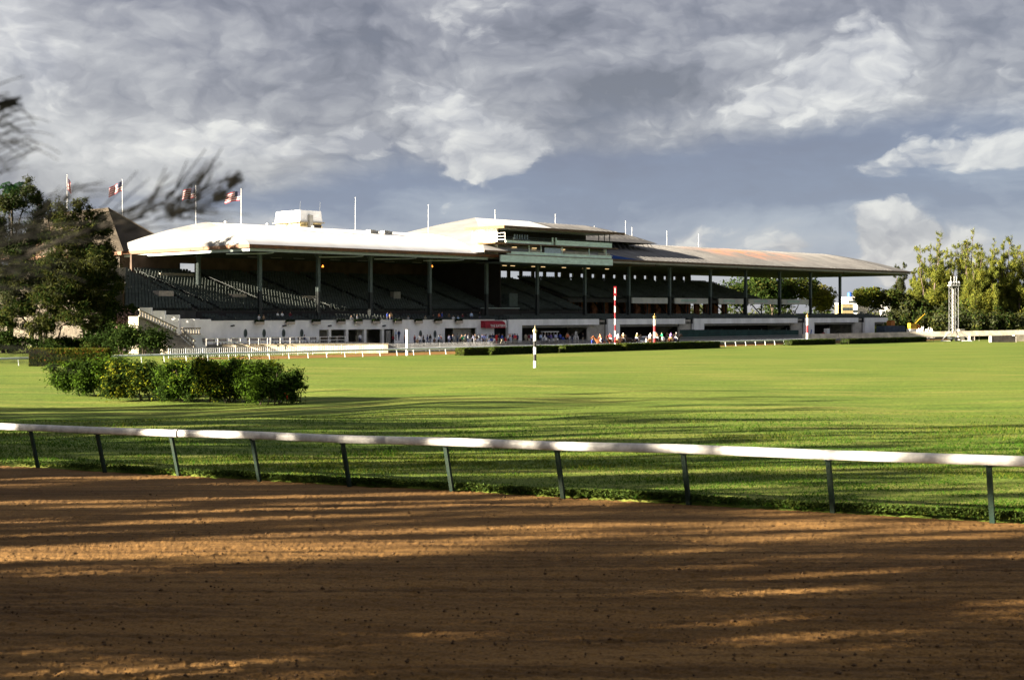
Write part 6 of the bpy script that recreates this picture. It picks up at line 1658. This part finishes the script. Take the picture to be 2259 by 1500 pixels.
tree_from_clumps('paperbark_tree', 205, 213, [(200, 590, 30, 0), (228, 610, 26, 1), (180, 630, 30, 0), (215, 650, 32, -1), (240, 650, 20, 2), (190, 680, 26, 0), (235, 575, 20, 2)], 'added tree hidden behind the broad crown, shading the left end of the seats', DK, DW, 15000, .22, 21, .28, forks=2)  # unseen tree added to throw shade on the left seats
# undergrowth below them
for i, (px, Y, r, h, lab) in enumerate(((225, 200, 3.0, 3.0, 'dark shrub below the pale leaning limb'), (268, 190.5, 3.0, 4.4, 'dark shrub at the foot of the balustraded stairs, left one'), (318, 189.5, 3.3, 4.3, 'rounded dark shrub directly in front of the stairs'), (288, 204, 1.8, 5.6, 'pinkish blossoming shrub on the stair slope'),
                                     (150, 202, 3.4, 2.4, 'low dark shrub under the paperbark trunks'), (60, 205, 4.2, 2.6, 'low dark shrub at the foot of the leftmost trees'), (-20, 204, 4.5, 3.4, 'dark shrub at the left edge of the picture'), (187, 204, 2.4, 2.0, 'small dark shrub left of the pale wall'))):
    x = (px - CX) / F * Y; e = empty('garden_shrub', (x, Y, 0), 0, lab, 'shrub', 'shrubs below the left trees'); rnd = random.Random(i + 40)
    cl = [((rnd.uniform(-.8, .8) * r, rnd.uniform(-.6, .6) * r, rnd.uniform(.3, .85) * h), (r * .38, r * .38, h * .22)) for k in range(12)]
    crown_obj('foliage', cl, 3200, .17, 1.3, ['leaf_dark', 'leaf_mid', 'leaf_olive'] if i != 3 else ['pink_blossom', 'leaf_olive', 'leaf_dark'], (5, 2, 1), e, .4, soft=.75)
    mb = MB()
    for k in range(4): mb = MB(); mb.path([(rnd.gauss(0, .2), rnd.gauss(0, .2), -.1), (rnd.gauss(0, .5), rnd.gauss(0, .5), h * .5)], [.07, .04], 5); mb.build('stem', 'bark', e)
# garden wall behind the shrubs
e = empty('garden_wall', ((165 - CX) / F * 214, 214, 0), .05, 'low cream garden wall behind the shrubs on the left', 'wall'); q = MB(); q.box(0, 7.5, 0, .3, 0, 2.1); q.build('wall_face', 'shaded_stone', e); q = MB(); q.box(-.1, 7.6, -.08, .38, 2.1, 2.25); q.build('coping', 'stone', e)
# palm
def palm(px, py, Y, label, seed):
    rnd = random.Random(seed); b = Vector(((px - CX) / F * Y, Y, 0)); H = W(px, py, Y).z
    e = empty('palm_tree', b, 0, label, 'tree'); mb = MB(); mb.path([(0, 0, -.2), (.1, 0, H * .5), (0, 0, H)], [.25, .19, .16], 8); mb.build('trunk', 'bark_pale', e, smooth=True)
    for k in range(13):
        a = 6.28 * k / 13 + rnd.gauss(0, .15); up = rnd.uniform(.3, 2.0); L = rnd.uniform(2.2, 3.2); pts = []
        for i in range(7):
            f = i / 6; pts.append(Vector((math.cos(a) * L * f, math.sin(a) * L * f, H + L * (up * f - (up * .55 + .55) * f * f))))
        V = []; Fq = []
        for i in range(6):
            for s in (-1, 1):
                for q in range(4):
                    p = pts[i].lerp(pts[i + 1], q / 4); d = (pts[i + 1] - pts[i]).normalized(); sd = Vector((-math.sin(a), math.cos(a), -.35)) * s * (.75 * (1 - .5 * i / 6)); c = len(V)
                    V += [p, p + d * .09, p + sd + d * .35, p + sd * .6 + d * .1]; Fq.append((c, c + 1, c + 2, c + 3))
        mesh_obj('frond', V, Fq, 'palm_green', e)
palm(26, 425, 209, 'palm with dark green fronds above the trees at the left edge', 2)

# ------------------------------------------------------------------ trees behind the right end of the stand
leafmat('plume_gold', (.195, .195, .030), .45); leafmat('plume_olive', (.115, .135, .026), .42); leafmat('plume_dark', (0.0420, 0.0525, 0.0140), .3)
CM_ = ['plume_dark', 'plume_olive', 'plume_gold', 'leaf_mid']; CW_ = (1.4, 2.8, 1.6, 1.4)
def right_trees():
    sp = [(2052, 430, 512, 4, 'tall feathery casuarina with golden plumes left of the lattice mast'), (2090, 445, 535, 3, 'golden casuarina directly behind the lattice mast'), (2128, 432, 505, 4, 'tallest feathery casuarina just right of the lattice mast'),
          (2170, 450, 528, 4, 'feathery casuarina, second right of the lattice mast'), (2205, 436, 520, 3, 'feathery casuarina, third right of the lattice mast'), (2250, 428, 522, 4, 'golden casuarina at the right edge of the picture'), (2300, 440, 500, 4, 'casuarina just beyond the right edge'),
          (2020, 455, 570, 3, 'slender yellow green casuarina right of the roof tip'), (1985, 450, 578, 4, 'grey green casuarina behind the tip of the grey roof'), (2360, 430, 520, 4, 'second casuarina beyond the right edge'), (2072, 438, 548, 4, 'feathery casuarina filling the gap left of the lattice mast'), (2150, 426, 540, 4, 'feathery casuarina between the two tallest behind the mast'), (2228, 444, 545, 4, 'feathery casuarina left of the right edge tree'), (2190, 424, 560, 3, 'lower feathery casuarina in front of the right hand row')]
    for i, (px, Y, ty, ld, lab) in enumerate(sp):
        x = (px - CX) / F * Y; H = CAMZ + (HZ - ty) / F * Y
        m = CM_ if i != 8 else ['leaf_mid', 'leaf_grey', 'leaf_olive', 'leaf_dark']
        casuarina('casuarina_tree', (x, Y, 0), H, lab, m, CW_, 20 + i, 26000, 'casuarinas on the right', leaf=.44, leaders=ld + 1, bark='bark', lean=.10, rad=.95, low=.16)
    for i, (px, Y, ty, lab, w, m) in enumerate(((1822, 420, 628, 'round yellow green tree between the last two columns', 1.25, ['leaf_yellow', 'leaf_gold', 'leaf_olive']), (1922, 430, 636, 'round green tree right of the last column', 1.5, ['leaf_mid', 'leaf_yellow', 'leaf_olive']),
                                             (1975, 425, 640, 'small green tree under the grey casuarina', 1.2, ['leaf_mid', 'leaf_olive', 'leaf_grey']), (1700, 410, 604, 'dark tree seen through the stand below the grey roof', 1.3, ['leaf_mid', 'leaf_dark', 'leaf_olive']), (1765, 415, 612, 'green tree seen between the columns left of the round tree', 1.2, ['leaf_mid', 'leaf_olive', 'leaf_dark']), (1640, 420, 606, 'dark tree seen through the rear openings of the stand', 1.3, ['leaf_mid', 'leaf_dark', 'leaf_olive']))):
        x = (px - CX) / F * Y; H = CAMZ + (HZ - ty) / F * Y
        broadleaf('leafy_tree', (x, Y, 0), H, lab, m, (2.5, 2, 1.5), 60 + i, 4200, .42, 'leafy trees beyond the stand', width=w, clump=.2)
    # thicket under the casuarinas and the far wood on the horizon
    n = 260; cl = []
    for k in range(n):
        px = random.uniform(1900, 2420); Y = random.uniform(405, 440); h = random.uniform(1.5, 6.5) * (1.5 if random.random() < .2 else 1); x = (px - CX) / F * Y
        cl.append(((x, Y, h * .55), (random.uniform(1.4, 2.8), 2, h * .5)))
    o = crown_obj('thicket', cl, 40000, .40, 1.3, ['leaf_mid', 'leaf_grey', 'leaf_olive', 'leaf_dark'], (2, 2.5, 1.6, 3), None, .3); tag(o, 'tangled undergrowth below the casuarinas', 'undergrowth', kind='stuff')
    cl = []
    for k in range(420):
        x = random.uniform(-900, 1500); Y = random.uniform(720, 860); h = random.uniform(7, 13); cl.append(((x, Y, h * .45), (random.uniform(5, 10), 5, h * .5)))
    o = crown_obj('far_wood', cl, 26000, 1.1, 1.2, ['leaf_mid', 'leaf_grey', 'leaf_dark'], (2, 2, 2), None, .3); tag(o, 'low far-off wood along the horizon', 'wood', kind='stuff')
    # trunk leaning among the thicket
    for px0, py0, px1, py1 in ((1890 + 130, 720, 2030, 640), (2150, 725, 2138, 640), (2062, 722, 2050, 650)):
        pass
right_trees()

# ------------------------------------------------------------------ casuarinas beside the camera: they shade the track, one bough reaches into view
ORDN = ['first', 'second', 'third', 'fourth', 'fifth', 'sixth', 'seventh', 'eighth', 'ninth', 'tenth', 'eleventh', 'twelfth', 'thirteenth', 'fourteenth', 'fifteenth', 'sixteenth', 'seventeenth', 'eighteenth', 'nineteenth', 'twentieth', 'twenty-first', 'twenty-second', 'twenty-third', 'twenty-fourth', 'twenty-fifth', 'twenty-sixth', 'twenty-seventh', 'twenty-eighth', 'twenty-ninth', 'thirtieth', 'thirty-first', 'thirty-second', 'thirty-third', 'thirty-fourth']
def shade_trees():
    spots = [(-17, -1.5, 12), (-23, 3, 13.5), (-27, 7.5, 14), (-34, 11, 15.5), (-31, 15.5, 15), (-40, 18.5, 17), (-38, 24, 17), (-48, 27, 19), (-46, 33, 19), (-57, 36.5, 21), (-55, 43, 21), (-66, 47, 23), (-64, 54, 23), (-22, -6, 14), (-50, 14, 18), (-58, 49, 21), (-14.5, 0.5, 11), (-11.5, -2.5, 10), (-43, 22, 19), (-52, 31, 20.5), (-60, 40, 23), (-42, 30, 19), (-50, 38, 20), (-16, 4.5, 12), (-26, 1, 14.5), (-20, 9, 13), (-36, 6, 16), (-30, 20, 15.5), (-62, 59, 24), (-68, 65, 25), (-57, 55, 22), (-13, 6.6, 10), (-14, 9.2, 10.5)]
    proto = []
    for k in range(3):
        proto.append(casuarina('casuarina_tree', (0, 0, 0), 18.0, 'x', ['leaf_olive', 'leaf_mid', 'leaf_grey'], (2, 2, 1), 70 + k, 10000, 'casuarinas outside the left edge', leaf=.40, leaders=6, lean=.17, rad=.50, low=.10))
    names = ['tree number %d counting from the first planted' % (k + 1) for k in range(len(spots))]
    for i, (x, y, h) in enumerate(spots):
        e = proto[i] if i < 3 else copy_tree(proto[i % 3])
        e.location = (x, y, float(terr(y))); e.scale = (h / 18.0,) * 3; e.rotation_euler.z = i * 1.7
        e['label'] = 'casuarina left of the frame, %s, casting streaky shadows' % ORDN[i]
shade_trees()
def near_bough():
    base = Vector((-3.9, 2.3, float(terr(2.3)))); e = empty('casuarina_tree', base, 0, 'casuarina at the left edge whose blurred drooping twigs reach into view', 'tree')
    rnd = random.Random(3); D = 2.9
    mb = MB(); mb.path([(0, 0, -.3), (.05, .1, 2.0), (-.1, .2, 4.5), (0, .1, 8.0)], [.16, .13, .09, .04], 8); mb.build('trunk', 'bark', e, smooth=True)
    tw = MB(); bough = MB()
    def P(px, py, d=D): return W(px, py, d) - base
    def strand(p, ang, L, sag, r=.0026, d=D, dz=0):
        """curving twig drawn from point p (picture px) outward"""
        pts = []; x, y = p; k = 9
        for i in range(k):
            f = i / (k - 1); pts.append(P(x + math.cos(ang) * L * f, y - math.sin(ang) * L * f + sag * f * f, d + dz * f))
        tw.path(pts, [1.0 * r * (1 - .55 * i / (k - 1)) for i in range(k)], 4)
    # upper cluster at the left edge
    bough.path([Vector((0, .1, 3.4)), P(-260, 420), P(-120, 300), P(0, 240)], [.02, .010, .006, .003], 6)
    for k in range(34):
        y0 = rnd.uniform(215, 330); strand((rnd.uniform(-60, 10), y0), rnd.uniform(-.15, .95), rnd.uniform(60, 135), rnd.uniform(10, 70), .0019, D + rnd.uniform(-.2, .3))
    for k in range(8): strand((rnd.uniform(-30, 5), rnd.uniform(330, 390)), rnd.uniform(.2, .7), rnd.uniform(60, 110), rnd.uniform(-5, 20), .0017)
    for k in range(10): strand((rnd.uniform(-6, 14), rnd.uniform(226, 246)), rnd.uniform(.1, .6), rnd.uniform(25, 60), rnd.uniform(0, 12), .0045)
    # bough with tufts in front of the roof
    bough.path([Vector((0, .1, 3.0)), P(-200, 640), P(60, 560), P(220, 500), P(330, 478)], [.02, .008, .0045, .0035, .002], 6)
    for k in range(18): strand((rnd.uniform(200, 300), rnd.uniform(470, 515)), rnd.uniform(.15, .85), rnd.uniform(110, 230), rnd.uniform(-8, 38), .0019, D + rnd.uniform(-.25, .25))
    for k in range(26): strand((rnd.uniform(300, 420), rnd.uniform(430, 492)), rnd.uniform(.25, 1.25), rnd.uniform(80, 170), rnd.uniform(-12, 26), .0021, D + rnd.uniform(-.25, .25))
    for k in range(12): strand((rnd.uniform(400, 480), rnd.uniform(405, 462)), rnd.uniform(.45, 1.1), rnd.uniform(45, 90), rnd.uniform(-5, 12), .0026)
    for k in range(10): strand((rnd.uniform(360, 440), rnd.uniform(462, 482)), rnd.uniform(-.12, .15), rnd.uniform(70, 120), rnd.uniform(0, 16), .0017)
    for (x, y, n) in ((378, 474, 12), (478, 440, 14), (505, 405, 10)):
        for k in range(n): strand((x + rnd.gauss(0, 5), y + rnd.gauss(0, 4)), rnd.uniform(.1, .8), rnd.uniform(18, 34), 0, .0052)
    for k in range(12): strand((rnd.uniform(90, 150), rnd.uniform(430, 470)), rnd.uniform(.4, 1.0), rnd.uniform(40, 80), rnd.uniform(0, 14), .0016)
    for k in range(6): strand((rnd.uniform(140, 190), rnd.uniform(400, 440)), rnd.uniform(-.1, .4), rnd.uniform(60, 110), rnd.uniform(0, 10), .0013)
    # dark sprays low over the left trees
    for k in range(60): strand((rnd.uniform(-120, 60), rnd.uniform(500, 640)), rnd.uniform(-.1, .5), rnd.uniform(110, 240), rnd.uniform(0, 40), .0024, D + rnd.uniform(-.3, .35))
    for k in range(16): strand((rnd.uniform(-80, 60), rnd.uniform(760, 800)), rnd.uniform(-.1, .15), rnd.uniform(90, 170), rnd.uniform(0, 18), .0014, D + rnd.uniform(-.3, .35))
    bough.build('bough', 'bark_dark', e, smooth=True); tw.build('twigs', 'twig_shaded', e)
mat('twig_shaded', (.006, .006, .004), .9, .1, 3)  # near-black base colour carries the shade on the twigs
cam_d.dof.aperture_fstop = 4.5
near_bough()
